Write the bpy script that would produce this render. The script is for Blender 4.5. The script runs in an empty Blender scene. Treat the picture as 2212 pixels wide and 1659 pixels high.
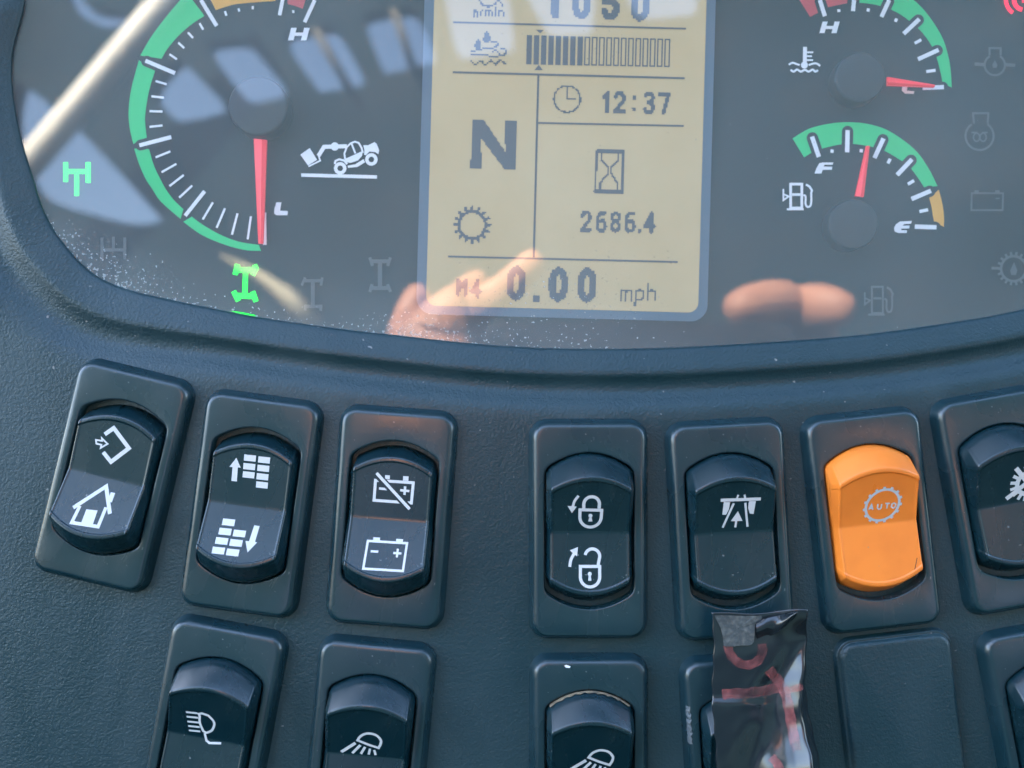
import bpy, bmesh, math, random
from mathutils import Vector, Matrix
random.seed(7)
R = math.radians
SC = bpy.context.scene
COL = SC.collection

# ------------------------------------------------------------------ frame of the dashboard
# All lengths below are millimetres in the frame of the tilted dashboard: x right, y up the panel,
# z out of it.  The whole place is tilted back and set at its height above the ground at the end.
PX = 0.1085            # millimetres on the panel per reference unit (a 2212 x 1659 sheet)
CU, CV = 1106.0, 829.5
DIST = 208.0           # height of the lens above the panel
TILT = 80.0
MW = Matrix.Translation((0, 0, 1.25)) @ Matrix.Rotation(R(TILT), 4, 'X')

def P(u, v, z=0.0):    # point of the sheet at height z
    k = PX * (DIST - z) / DIST
    return ((u - CU) * k, (CV - v) * k, z)

# ------------------------------------------------------------------ camera
cam_d = bpy.data.cameras.new('camera')
cam = bpy.data.objects.new('camera', cam_d); COL.objects.link(cam)
cam.matrix_world = MW @ Matrix.Translation((0, 0, DIST * .001))
cam_d.sensor_width = 36
cam_d.lens = 36 * DIST / (2212 * PX)
cam_d.clip_start = 0.01; cam_d.clip_end = 500
cam_d.dof.use_dof = True
cam_d.dof.focus_distance = .205
cam_d.dof.aperture_fstop = 10
SC.camera = cam

# ------------------------------------------------------------------ sky, sun, exposure
SUN_EL, SUN_AZ = 40.0, -38.0
w = bpy.data.worlds.new('World'); SC.world = w; w.use_nodes = True
nt = w.node_tree; nt.nodes.clear()
sky = nt.nodes.new('ShaderNodeTexSky'); sky.sky_type = 'NISHITA'; sky.sun_disc = False
sky.sun_elevation = R(SUN_EL); sky.sun_rotation = R(SUN_AZ); sky.dust_density = 2.5
bg = nt.nodes.new('ShaderNodeBackground'); bg.inputs[1].default_value = 0.13
out = nt.nodes.new('ShaderNodeOutputWorld')
nt.links.new(sky.outputs[0], bg.inputs[0]); nt.links.new(bg.outputs[0], out.inputs[0])
sl = bpy.data.lights.new('sun', 'SUN'); sl.energy = 5.0; sl.angle = R(.5); sl.color = (1, .9, .78)
sun = bpy.data.objects.new('sun', sl); COL.objects.link(sun)
sv = Vector((math.sin(R(SUN_AZ)) * math.cos(R(SUN_EL)), math.cos(R(SUN_AZ)) * math.cos(R(SUN_EL)), math.sin(R(SUN_EL))))
sun.rotation_euler = sv.to_track_quat('Z', 'Y').to_euler(); sun.location = sv * 5
vs = SC.view_settings; vs.view_transform = 'Standard'; vs.look = 'None'; vs.gamma = 1
vs.exposure = 4.05
SC.cycles.max_bounces = 8; SC.cycles.transparent_max_bounces = 12

# ------------------------------------------------------------------ materials
def mat(name, col, rough=.5, spec=.5, bump=None, emit=None, tint=None, coat=0, metal=0, worn=None):
    m = bpy.data.materials.new(name); m.use_nodes = True
    t = m.node_tree; b = t.nodes['Principled BSDF']
    b.inputs['Base Color'].default_value = (*col, 1); b.inputs['Roughness'].default_value = rough
    b.inputs['Specular IOR Level'].default_value = spec; b.inputs['Coat Weight'].default_value = coat
    b.inputs['Metallic'].default_value = metal
    if emit:
        b.inputs['Emission Color'].default_value = (*emit[0], 1); b.inputs['Emission Strength'].default_value = emit[1]
    if bump or tint or worn:
        tc = t.nodes.new('ShaderNodeTexCoord')
    if bump:      # list of (scale, strength, distance)
        prev = None
        for sc_, st, di in bump:
            n = t.nodes.new('ShaderNodeTexNoise'); n.inputs['Scale'].default_value = sc_; n.inputs['Detail'].default_value = 3
            t.links.new(tc.outputs['Object'], n.inputs['Vector'])
            bp = t.nodes.new('ShaderNodeBump'); bp.inputs['Strength'].default_value = st; bp.inputs['Distance'].default_value = di
            t.links.new(n.outputs[0], bp.inputs['Height'])
            if prev: t.links.new(prev.outputs[0], bp.inputs['Normal'])
            prev = bp
        t.links.new(prev.outputs[0], b.inputs['Normal'])
    if tint:      # (scale, other colour, lo, hi)  wear and dust with a shape of its own
        n = t.nodes.new('ShaderNodeTexNoise'); n.inputs['Scale'].default_value = tint[0]; n.inputs['Detail'].default_value = 6
        t.links.new(tc.outputs['Object'], n.inputs['Vector'])
        r = t.nodes.new('ShaderNodeMapRange'); r.inputs[1].default_value = tint[2]; r.inputs[2].default_value = tint[3]
        t.links.new(n.outputs[0], r.inputs[0])
        mx = t.nodes.new('ShaderNodeMix'); mx.data_type = 'RGBA'
        mx.inputs[6].default_value = (*col, 1); mx.inputs[7].default_value = (*tint[1], 1)
        t.links.new(r.outputs[0], mx.inputs[0]); t.links.new(mx.outputs[2], b.inputs['Base Color'])
    if worn:      # (speck density, gloss change): wiped smears in the gloss and settled dust specks
        L = t.links.new; N = t.nodes.new
        g = N('ShaderNodeTexNoise'); g.inputs['Scale'].default_value = 70; g.inputs['Detail'].default_value = 5; g.inputs['Distortion'].default_value = 1.2
        mp = N('ShaderNodeMapping'); mp.inputs['Scale'].default_value = (1, .35, 1); mp.inputs['Rotation'].default_value = (0, 0, .5)
        L(tc.outputs['Object'], mp.inputs[0]); L(mp.outputs[0], g.inputs[0])
        q = N('ShaderNodeMapRange'); q.inputs[1].default_value = .3; q.inputs[2].default_value = .7
        q.inputs[3].default_value = max(.05, rough - worn[1]); q.inputs[4].default_value = rough + worn[1]
        L(g.outputs[0], q.inputs[0]); L(q.outputs[0], b.inputs['Roughness'])
        d = N('ShaderNodeTexNoise'); d.inputs['Scale'].default_value = 1100; d.inputs['Detail'].default_value = 1
        d2 = N('ShaderNodeTexNoise'); d2.inputs['Scale'].default_value = 55; d2.inputs['Detail'].default_value = 3
        L(tc.outputs['Object'], d.inputs[0]); L(tc.outputs['Object'], d2.inputs[0])
        mu = N('ShaderNodeMath'); mu.operation = 'MULTIPLY_ADD'; mu.inputs[1].default_value = .3; L(d2.outputs[0], mu.inputs[0]); L(d.outputs[0], mu.inputs[2])
        r = N('ShaderNodeMapRange'); r.inputs[1].default_value = .93 - worn[0]; r.inputs[2].default_value = 1.0 - worn[0]; r.inputs[4].default_value = .55
        L(mu.outputs[0], r.inputs[0])
        mx = N('ShaderNodeMix'); mx.data_type = 'RGBA'; mx.inputs[7].default_value = (.26, .27, .27, 1)
        src = b.inputs['Base Color'].links
        if src: L(src[0].from_socket, mx.inputs[6])
        else: mx.inputs[6].default_value = (*col, 1)
        L(r.outputs[0], mx.inputs[0]); L(mx.outputs[2], b.inputs['Base Color'])
    return m

M = {}
def panel_mat():
    m = mat('panel_grain', (.015, .032, .041), .40, .5)
    t = m.node_tree; b = t.nodes['Principled BSDF']; L = t.links.new
    tc = t.nodes.new('ShaderNodeTexCoord')
    vo = t.nodes.new('ShaderNodeTexVoronoi'); vo.inputs['Scale'].default_value = 1500; vo.feature = 'SMOOTH_F1'
    no = t.nodes.new('ShaderNodeTexNoise'); no.inputs['Scale'].default_value = 2600; no.inputs['Detail'].default_value = 2
    ad = t.nodes.new('ShaderNodeMath'); ad.operation = 'ADD'
    for x in (vo, no): L(tc.outputs['Object'], x.inputs['Vector'])
    L(vo.outputs['Distance'], ad.inputs[0]); L(no.outputs[0], ad.inputs[1])
    bp = t.nodes.new('ShaderNodeBump'); bp.inputs['Strength'].default_value = .75; bp.inputs['Distance'].default_value = .00013
    L(ad.outputs[0], bp.inputs['Height']); L(bp.outputs[0], b.inputs['Normal'])
    # wiped smears: uneven gloss and a thin uneven film of dust
    sm = t.nodes.new('ShaderNodeTexNoise'); sm.inputs['Scale'].default_value = 26; sm.inputs['Detail'].default_value = 6; sm.inputs['Distortion'].default_value = 1.5
    mp = t.nodes.new('ShaderNodeMapping'); mp.inputs['Scale'].default_value = (1, .4, 1); mp.inputs['Rotation'].default_value = (0, 0, .7)
    L(tc.outputs['Object'], mp.inputs[0]); L(mp.outputs[0], sm.inputs[0])
    rr_ = t.nodes.new('ShaderNodeMapRange'); rr_.inputs[1].default_value = .3; rr_.inputs[2].default_value = .7; rr_.inputs[3].default_value = .32; rr_.inputs[4].default_value = .5
    L(sm.outputs[0], rr_.inputs[0]); L(rr_.outputs[0], b.inputs['Roughness'])
    # dust specks
    d = t.nodes.new('ShaderNodeTexNoise'); d.inputs['Scale'].default_value = 620; d.inputs['Detail'].default_value = 1
    d2 = t.nodes.new('ShaderNodeTexNoise'); d2.inputs['Scale'].default_value = 22
    for x in (d, d2): L(tc.outputs['Object'], x.inputs['Vector'])
    mu = t.nodes.new('ShaderNodeMath'); mu.operation = 'MULTIPLY_ADD'; mu.inputs[1].default_value = .25
    L(d2.outputs[0], mu.inputs[0]); L(d.outputs[0], mu.inputs[2])
    r = t.nodes.new('ShaderNodeMapRange'); r.inputs[1].default_value = .90; r.inputs[2].default_value = .96; r.inputs[4].default_value = .6
    L(mu.outputs[0], r.inputs[0])
    mx = t.nodes.new('ShaderNodeMix'); mx.data_type = 'RGBA'
    fm = t.nodes.new('ShaderNodeMix'); fm.data_type = 'RGBA'; fm.inputs[6].default_value = (.007, .032, .042, 1); fm.inputs[7].default_value = (.019, .047, .058, 1)
    fr_ = t.nodes.new('ShaderNodeMapRange'); fr_.inputs[1].default_value = .42; fr_.inputs[2].default_value = .72
    L(sm.outputs[0], fr_.inputs[0]); L(fr_.outputs[0], fm.inputs[0]); L(fm.outputs[2], mx.inputs[6]); mx.inputs[7].default_value = (.3, .3, .29, 1)
    L(r.outputs[0], mx.inputs[0]); L(mx.outputs[2], b.inputs['Base Color'])
    return m
M['panel'] = panel_mat()
M['bezel'] = mat('bezel_plastic', (.006, .027, .036), .27, .72, bump=[(900, .12, .0002)], tint=(60, (.014, .036, .045), .45, .8), worn=(.02, .09))
M['rocker'] = mat('rocker_plastic', (.003, .020, .028), .27, .66, bump=[(500, .06, .0002)], tint=(90, (.009, .028, .036), .5, .85), worn=(.02, .08))
M['orange'] = mat('orange_plastic', (.9, .235, .03), .33, .5, bump=[(400, .04, .0002)], tint=(110, (.78, .19, .025), .45, .8), worn=(-.02, .08))
M['print'] = mat('white_print', (.62, .63, .65), .5, .3)
M['dial_print'] = mat('dial_print', (.86, .85, .88), .5, .3)
M['print_grey'] = mat('silver_print', (.5, .53, .56), .45, .4)
M['dial'] = mat('dial_black', (.015, .024, .027), .6, .3)
M['hub'] = mat('hub_black', (.028, .032, .036), .45, .4)
M['green'] = mat('dial_green', (.03, .62, .2), .6, .3)
M['amber'] = mat('dial_amber', (.85, .42, .06), .6, .3)
M['red'] = mat('dial_red', (.62, .07, .08), .6, .3)
M['needle'] = mat('needle_red', (.75, .035, .05), .4, .4, emit=((1, .04, .06), .03))  # faint emission added to strengthen the red
M['dim'] = mat('unlit_symbol', (.10, .108, .11), .6, .3)
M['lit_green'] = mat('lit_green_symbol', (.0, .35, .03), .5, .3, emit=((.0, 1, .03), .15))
M['lit_red'] = mat('lit_red_symbol', (.4, .01, .02), .5, .3, emit=((1, .01, .06), .12))
M['lcd'] = mat('lcd_film', (.285, .21, .11), .5, .3, emit=((.8, .66, .36), .02), tint=(26, (.33, .265, .16), .35, .7))
M['lcd_frame'] = mat('lcd_frame', (.10, .14, .19), .5, .4)
M['lcd_ink'] = mat('lcd_ink', (.095, .097, .105), .5, .3)
M['tape'] = mat('vinyl_tape', (.013, .019, .023), .17, .6, bump=[(180, .03, .0004)])
M['adhesive'] = mat('dusty_adhesive', (.06, .07, .07), .8, .2, bump=[(1500, .5, .0003)], tint=(900, (.12, .125, .115), .45, .7))
M['marker'] = mat('red_marker', (.30, .085, .085), .2, .5, tint=(500, (.40, .14, .14), .4, .75))
mk = M['marker'].node_tree; al_ = mk.nodes.new('ShaderNodeTexNoise'); al_.inputs['Scale'].default_value = 260; al_.inputs['Detail'].default_value = 6
ar_ = mk.nodes.new('ShaderNodeMapRange'); ar_.inputs[1].default_value = .33; ar_.inputs[2].default_value = .68; ar_.inputs[3].default_value = .12; ar_.inputs[4].default_value = .68
tc_ = mk.nodes.new('ShaderNodeTexCoord'); mk.links.new(tc_.outputs['Object'], al_.inputs[0]); mk.links.new(al_.outputs[0], ar_.inputs[0]); mk.links.new(ar_.outputs[0], mk.nodes['Principled BSDF'].inputs['Alpha'])
M['dirt'] = mat('dried_dirt', (.26, .21, .14), .9, .1, tint=(900, (.1, .09, .07), .4, .7))
M['chip'] = mat('scraped_plastic', (.11, .13, .14), .5, .4, bump=[(1200, .6, .0003)])
M['lining'] = mat('cab_lining', (.007, .023, .029), .85, .2, tint=(9, (.022, .031, .031), .5, .75))
M['cream'] = mat('streak_cream', (.80, .77, .66), .5, .4)
M['straw'] = mat('smear_straw', (.5, .45, .3), .5, .4)
M['steel'] = mat('guard_bar', (.10, .09, .065), .6, .3)
M['skin'] = mat('skin', (.36, .16, .09), .5, .35, tint=(60, (.45, .21, .12), .4, .7))
M['sleeve'] = mat('sleeve_cloth', (.05, .06, .09), .9, .1)
M['phone'] = mat('phone_shell', (.02, .02, .022), .2, .5)
M['phone_lens'] = mat('phone_lens_glass', (.005, .005, .006), .05, .6)

def glass_mat():
    m = bpy.data.materials.new('dusty_veiled_glass'); m.use_nodes = True
    t = m.node_tree; t.nodes.clear(); L = t.links.new; N = t.nodes.new
    o = N('ShaderNodeOutputMaterial')
    tr = N('ShaderNodeBsdfTransparent'); tr.inputs[0].default_value = (.97, .98, .98, 1)
    gl = N('ShaderNodeBsdfGlossy'); gl.inputs['Roughness'].default_value = .015
    fr = N('ShaderNodeFresnel'); ge_ = N('ShaderNodeNewGeometry')      # a thin sheet reflects alike from both sides
    io = N('ShaderNodeMapRange'); io.inputs[3].default_value = 1.5; io.inputs[4].default_value = 1 / 1.5
    L(ge_.outputs['Backfacing'], io.inputs[0]); L(io.outputs[0], fr.inputs[0])
    m2 = N('ShaderNodeMath'); m2.operation = 'MULTIPLY'; m2.inputs[1].default_value = 1.9; m2.use_clamp = True
    L(fr.outputs[0], m2.inputs[0])
    a = N('ShaderNodeMixShader'); L(m2.outputs[0], a.inputs[0]); L(tr.outputs[0], a.inputs[1]); L(gl.outputs[0], a.inputs[2])
    tc = N('ShaderNodeTexCoord')
    df = N('ShaderNodeBsdfDiffuse'); df.inputs[0].default_value = (.58, .65, .67, 1)
    # dust film with glare veil painted in + specks gathered along the lower edge
    sp = N('ShaderNodeTexNoise'); sp.inputs['Scale'].default_value = 1350; sp.inputs['Detail'].default_value = 1.5
    cl = N('ShaderNodeTexNoise'); cl.inputs['Scale'].default_value = 45; cl.inputs['Detail'].default_value = 3
    sc_ = N('ShaderNodeMapping'); sc_.inputs['Scale'].default_value = (.55, 1.6, 1)
    big = N('ShaderNodeTexNoise'); big.inputs['Scale'].default_value = 16; big.inputs['Detail'].default_value = 4
    L(tc.outputs['Object'], sp.inputs[0]); L(tc.outputs['Object'], sc_.inputs[0]); L(sc_.outputs[0], cl.inputs[0]); L(tc.outputs['Object'], big.inputs[0])
    at = N('ShaderNodeAttribute'); at.attribute_name = 'edge_dust'
    s1 = N('ShaderNodeMath'); s1.operation = 'MULTIPLY_ADD'; s1.inputs[1].default_value = .22; L(at.outputs['Fac'], s1.inputs[0]); L(sp.outputs[0], s1.inputs[2])
    s2 = N('ShaderNodeMath'); s2.operation = 'MULTIPLY_ADD'; s2.inputs[1].default_value = .35; L(cl.outputs[0], s2.inputs[0]); L(s1.outputs[0], s2.inputs[2])
    r = N('ShaderNodeMapRange'); r.inputs[1].default_value = .92; r.inputs[2].default_value = 1.04; r.inputs[4].default_value = .24
    L(s2.outputs[0], r.inputs[0])
    r2 = N('ShaderNodeMapRange'); r2.inputs[1].default_value = .3; r2.inputs[2].default_value = .75; r2.inputs[3].default_value = .085; r2.inputs[4].default_value = .14
    L(big.outputs[0], r2.inputs[0])
    fm = N('ShaderNodeMath'); fm.operation = 'MULTIPLY'; L(at.outputs['Fac'], fm.inputs[0]); L(cl.outputs[0], fm.inputs[1])
    f2 = N('ShaderNodeMath'); f2.operation = 'MULTIPLY_ADD'; f2.inputs[1].default_value = .14; L(fm.outputs[0], f2.inputs[0]); L(r2.outputs[0], f2.inputs[2])
    ad = N('ShaderNodeMath'); ad.operation = 'ADD'; ad.use_clamp = True; L(r.outputs[0], ad.inputs[0]); L(f2.outputs[0], ad.inputs[1])
    b = N('ShaderNodeMixShader'); L(ad.outputs[0], b.inputs[0]); L(a.outputs[0], b.inputs[1]); L(df.outputs[0], b.inputs[2])
    L(b.outputs[0], o.inputs[0])
    return m
M['glass'] = glass_mat()

# ------------------------------------------------------------------ helpers
def link(name, me, m=None, parent=None):
    o = bpy.data.objects.new(name, me); COL.objects.link(o)
    if m is not None and not me.materials: me.materials.append(m)
    if parent is not None: o.parent = parent
    return o

def mesh(name, verts, faces, m=None, parent=None, smooth=False, flip_up=False):   # verts in mm
    me = bpy.data.meshes.new(name)
    me.from_pydata([(a * .001, b * .001, c * .001) for a, b, c in verts], [], faces)
    if smooth: me.polygons.foreach_set('use_smooth', [True] * len(me.polygons))
    me.update()
    return link(name, me, m, parent)

def tag(o, label, cat=None, group=None, kind=None):
    o['label'] = label
    if cat: o['category'] = cat
    if group: o['group'] = group
    if kind: o['kind'] = kind
    return o

def thing(name, label, cat, loc=(0, 0, 0), rz=0, group=None):
    o = bpy.data.objects.new(name, None); COL.objects.link(o)
    o.empty_display_size = .005
    o.location = [c * .001 for c in loc]; o.rotation_euler = (0, 0, rz)
    return tag(o, label, cat, group)

def catmull(pts, n=8, closed=False):
    out_ = []; k = len(pts)
    rng = range(k if closed else k - 1)
    for i in rng:
        g = (lambda j: pts[j % k]) if closed else (lambda j: pts[max(0, min(k - 1, j))])
        p0, p1, p2, p3 = g(i - 1), g(i), g(i + 1), g(i + 2)
        for s in range(n):
            t = s / n
            out_.append(tuple(.5 * ((2 * b) + (-a + c) * t + (2 * a - 5 * b + 4 * c - d) * t * t + (-a + 3 * b - 3 * c + d) * t ** 3)
                              for a, b, c, d in zip(p0, p1, p2, p3)))
    if not closed: out_.append(tuple(pts[-1]))
    return out_

def resample(pts, n):                      # closed polygon, n points by length
    L = [0]
    q = list(pts) + [pts[0]]
    for a, b in zip(q, q[1:]): L.append(L[-1] + math.dist(a, b))
    out_ = []; j = 0
    for i in range(n):
        s = L[-1] * i / n
        while L[j + 1] < s: j += 1
        t = (s - L[j]) / max(1e-9, L[j + 1] - L[j])
        out_.append(tuple(a + (b - a) * t for a, b in zip(q[j], q[j + 1])))
    return out_

def arc(cx, cy, r, a0, a1, n=14, ry=None):  # degrees, y downwards like the sheet
    ry = ry or r
    return [(cx + r * math.cos(R(a0 + (a1 - a0) * i / n)), cy + ry * math.sin(R(a0 + (a1 - a0) * i / n))) for i in range(n + 1)]

class Flat:
    """flat print: polygons and mitred strokes in 2-D"""
    def __init__(s): s.v = []; s.f = []; s.k = 0
    def poly(s, pts):
        b = len(s.v); s.v += [(x, y, s.k) for x, y in pts]; s.f.append(list(range(b, b + len(pts)))); s.k += 1; return s
    def stroke(s, pts, w, closed=False):
        n = len(pts); b = len(s.v)
        for i in range(n):
            if closed: p, q, r_ = pts[i - 1], pts[i], pts[(i + 1) % n]
            else: p, q, r_ = pts[max(0, i - 1)], pts[i], pts[min(n - 1, i + 1)]
            d1 = Vector((q[0] - p[0], q[1] - p[1])); d2 = Vector((r_[0] - q[0], r_[1] - q[1]))
            if d1.length < 1e-9: d1 = d2
            if d2.length < 1e-9: d2 = d1
            d1.normalize(); d2.normalize()
            n1 = Vector((-d1.y, d1.x)); n2 = Vector((-d2.y, d2.x)); mm = n1 + n2
            if mm.length < 1e-6: mm = n1.copy()
            mm.normalize(); c = max(.35, mm.dot(n1)); h = w / 2 / c
            s.v += [(q[0] + mm.x * h, q[1] + mm.y * h, s.k), (q[0] - mm.x * h, q[1] - mm.y * h, s.k)]
        for i in range(n if closed else n - 1):
            j = (i + 1) % n
            s.f.append([b + 2 * i, b + 2 * i + 1, b + 2 * j + 1, b + 2 * j])
        s.k += 1; return s
    def disc(s, x, y, r, n=20): return s.poly(arc(x, y, r, 0, 360 - 360 / n, n - 1))
    def box(s, x, y, w_, h_, a=0):
        c, d = math.cos(R(a)), math.sin(R(a))
        return s.poly([(x + p * c - q * d, y + p * d + q * c) for p, q in ((-w_ / 2, -h_ / 2), (w_ / 2, -h_ / 2), (w_ / 2, h_ / 2), (-w_ / 2, h_ / 2))])
    def xf(s, fn): s.v = [(*fn(x, y), k) for x, y, k in s.v]; return s
    def build(s, name, m, parent, zf, dz=.004):      # zf(x, y) -> (X, Y, Z) mm
        vs_ = []
        for x, y, k in s.v:
            a, b, c = zf(x, y); vs_.append((a, b, c + k * dz))
        fs = []
        for f in s.f:                                 # faces look outwards (+z)
            ar = sum(vs_[f[i - 1]][0] * vs_[f[i]][1] - vs_[f[i]][0] * vs_[f[i - 1]][1] for i in range(len(f)))
            fs.append(f if ar > 0 else f[::-1])
        return mesh(name, vs_, fs, m, parent)

def affine(f, ox, oy): return lambda x, y: (ox + x * f, oy + y * f)

def fillet(pts, rads, n=5):
    out_ = [pts[0]]
    for i in range(1, len(pts) - 1):
        p, q, r_ = Vector(pts[i - 1]), Vector(pts[i]), Vector(pts[i + 1])
        a = (p - q); b = (r_ - q); rr = min(rads[i], a.length * .45, b.length * .45)
        s0 = q + a.normalized() * rr; s1 = q + b.normalized() * rr
        for k in range(n + 1):
            t = k / n
            out_.append(tuple((1 - t) ** 2 * s0 + 2 * t * (1 - t) * q + t * t * s1))
    out_.append(pts[-1]); return out_

def loft(rings, close_first=False, close_last=False):
    n = len(rings[0]); v = [p for r_ in rings for p in r_]; f = []
    for k in range(len(rings) - 1):
        for i in range(n):
            j = (i + 1) % n
            f.append([k * n + i, k * n + j, (k + 1) * n + j, (k + 1) * n + i])
    if close_first: f.append(list(range(n))[::-1])
    if close_last: f.append([(len(rings) - 1) * n + i for i in range(n)])
    return v, f

def tube(name, pts, rad, m, parent=None, n=10):
    bm = bmesh.new(); prev = None
    P_ = [Vector(p) * .001 for p in pts]
    for i, p in enumerate(P_):
        d = (P_[min(i + 1, len(P_) - 1)] - P_[max(i - 1, 0)]).normalized()
        a = d.orthogonal().normalized(); b = d.cross(a)
        rr = (rad[i] if isinstance(rad, (list, tuple)) else rad) * .001
        ring = [bm.verts.new(p + rr * (a * math.cos(2 * math.pi * k / n) + b * math.sin(2 * math.pi * k / n))) for k in range(n)]
        if prev:
            best = min(range(n), key=lambda s: (ring[s].co - prev[0].co).length)
            ring = ring[best:] + ring[:best]
            for k in range(n): bm.faces.new((prev[k], prev[(k + 1) % n], ring[(k + 1) % n], ring[k]))
        else: bm.faces.new(ring[::-1])
        prev = ring
    bm.faces.new(prev)
    bmesh.ops.recalc_face_normals(bm, faces=bm.faces)
    me = bpy.data.meshes.new(name); bm.to_mesh(me); bm.free()
    me.polygons.foreach_set('use_smooth', [True] * len(me.polygons))
    return link(name, me, m, parent)

# ------------------------------------------------------------------ cab round the dashboard (roof seen mirrored in the cover glass; bars added)
ZG = -4.0                      # cover glass
DG = DIST - ZG
def mirror(u, v, H):           # where a thing H above the glass stands to be mirrored at (u, v) of the glass
    x, y, _ = P(u, v, ZG); k = (DG + H) / DG
    return (x * k, y * k, ZG + H)

HR = 900.0
holes = [
    [(382, 128), (430, 170), (477, 218), (486, 240), (460, 250), (390, 262), (363, 245), (327, 196)],
    [(447, 104), (477, 87), (518, 85), (540, 98), (614, 190), (609, 210), (548, 222), (528, 212)],
    [(613, 79), (671, 60), (701, 55), (729, 65), (786, 169), (780, 183), (696, 199), (682, 188)],
    [(786, 44), (808, 27), (876, 16), (903, 30), (941, 120), (936, 134), (838, 158), (825, 145)],
    [(956, -60), (966, 19), (987, 113), (1010, 126), (1103, 110), (1110, 90), (1084, -60)],
    [(1135, -60), (1148, 10), (1184, 70), (1200, 78), (1270, 74), (1281, 60), (1278, -60)],
    [(1345, -60), (1361, 10), (1395, 40), (1500, 30), (1512, 15), (1500, -60)],
    [(36, 175), (60, 190), (175, 286), (330, 453), (345, 478), (274, 482), (90, 425), (40, 345), (20, 260)],
    [(165, -40), (185, 10), (251, 22), (290, 44), (224, 58), (150, 10), (130, -40)],
]
def cab_roof():
    bm = bmesh.new(); edges = []
    def ring(pts):
        vs_ = [bm.verts.new(Vector(p) * .001) for p in pts]
        for i in range(len(vs_)): edges.append(bm.edges.new((vs_[i - 1], vs_[i])))
    ring([mirror(u, v, HR) for u, v in ((-260, -125), (1230, -125), (1300, -200), (1300, -850), (5200, -850), (5200, 400), (5200, 2600), (480, 2600), (-20, 1180), (-200, 700))])  # outer edge stretched and cut back to steer sky light onto the panel
    for h in holes:
        ring([mirror(u, v, HR) for u, v in resample(catmull(h, 5, True), 40)])
    bmesh.ops.triangle_fill(bm, use_beauty=True, use_dissolve=False, edges=edges)
    bmesh.ops.recalc_face_normals(bm, faces=bm.faces)
    me = bpy.data.meshes.new('cab_roof'); bm.to_mesh(me); bm.free()
    o = link('cab_roof', me, M['lining'])
    s = o.modifiers.new('thickness', 'SOLIDIFY'); s.thickness = .03; s.offset = 1
    return tag(o, 'brown lined cab roof with a row of rounded skylights, mirrored in the cover glass', 'cab roof')
roof = cab_roof()
for a, b in (((680, 62), (752, 188)), ((850, 20), (893, 148))):
    tube('guard_bar', [mirror(*a, HR - 12), mirror(*b, HR - 12)], 5, M['steel'], roof)
bar = tube('streak_bar', [mirror(-40, 475, 840), mirror(120, 287, 840), mirror(270, 110, 840), mirror(440, -92, 840)], 17, M['cream'], None, 16)  # bar added so its reflection stands in for a lens flare streak
tag(bar, 'added cream bar, mirrored in place of the pale lens flare streak', 'streak bar')

smear_obj = tube('smear_bar', [mirror(480, 552, 840), mirror(555, 592, 840), mirror(620, 640, 840), mirror(680, 705, 840)], [1.5, 6, 11, 13], M['straw'], None, 16)  # bar added only for the pale smear it mirrors in the glass
tag(smear_obj, 'short pale bar added to mirror as a smear beside the four wheel steer symbol', 'smear bar')

v, f = loft([[(-900, 600, 130), (-900, 632, 124), (-900, 640, 270), (-900, 606, 276)], [(900, 600, 130), (900, 632, 124), (900, 640, 270), (900, 606, 276)]], True, True)
rail = mesh('shade_rail', v, f, M['lining'])  # added out of view to block front sky from the rocker ends
tag(rail, 'unseen dark rail added to keep front sky off the rocker ends', 'shade rail')

# ------------------------------------------------------------------ dashboard moulding
edge_pts = [(48, -120), (55, 0), (29, 109), (28, 191), (46, 300), (71, 382), (89, 440), (113, 490), (139, 527), (181, 574), (222, 603), (277, 625),
            (355, 644), (451, 664), (548, 683), (713, 707), (860, 724), (1016, 741), (1164, 751), (1333, 753), (1481, 749), (1646, 740),
            (1861, 723), (2076, 693), (2212, 667), (2400, 615), (2560, 500), (2620, 300), (2600, 60), (2500, -120), (2200, -190), (1100, -230), (300, -190)]
edge = resample(catmull(edge_pts, 8, True), 320)
def normals(pts):
    out_ = []
    for i in range(len(pts)):
        a, b = pts[i - 3], pts[(i + 3) % len(pts)]
        d = Vector((b[0] - a[0], b[1] - a[1])).normalized(); n = Vector((-d.y, d.x))
        if n.dot(Vector((pts[i][0] - 1150, pts[i][1] - 230))) < 0: n = -n
        out_.append(n)
    return out_
edge_n = normals(edge)
def stretch(u, v):             # the surround widens towards the lower left corner
    return 1.0 + .45 * max(0, 1 - abs(u - 110) / 420) * max(0, min(1, (v - 150) / 250)) + (.25 if v < 0 else 0)
prof = [(0, -13.5), (0, -4.05), (2, -3.55), (5, -3.2), (14, -2.9), (30, -2.2), (46, -1.55), (53, -1.35), (58, -1.4), (63, -1.75), (72, -2.3), (80, -2.65), (87, -2.75),
        (94, -2.62), (102, -2.2), (111, -1.6), (120, -1.0), (130, -.5), (141, -.17), (152, -.03), (165, 0)]
rings = []
for off, z in prof:
    rings.append([P(e[0] + n.x * off * stretch(*e), e[1] + n.y * off * stretch(*e), z) for e, n in zip(edge, edge_n)])
def to_rect(e, s):
    cx, cy = 1150, 400
    last = (e[0], e[1]); dx, dy = last[0] - cx, last[1] - cy
    t = 1e9
    for d, lo, hi in ((dx, -900 - cx, 3100 - cx), (dy, -520 - cy, 2500 - cy)):
        if d > 1e-6: t = min(t, hi / d)
        elif d < -1e-6: t = min(t, lo / d)
    return (last[0] + dx * (t - 1) * s, last[1] + dy * (t - 1) * s)
lastoff = [(e[0] + n.x * 165 * stretch(*e), e[1] + n.y * 165 * stretch(*e)) for e, n in zip(edge, edge_n)]
for s in (.04, .12, .3, .6, 1.0):
    rings.append([P(*to_rect(e, s), 0) for e in lastoff])
rings.append([(x, y, -30) for x, y, z in rings[-1]])
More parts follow.
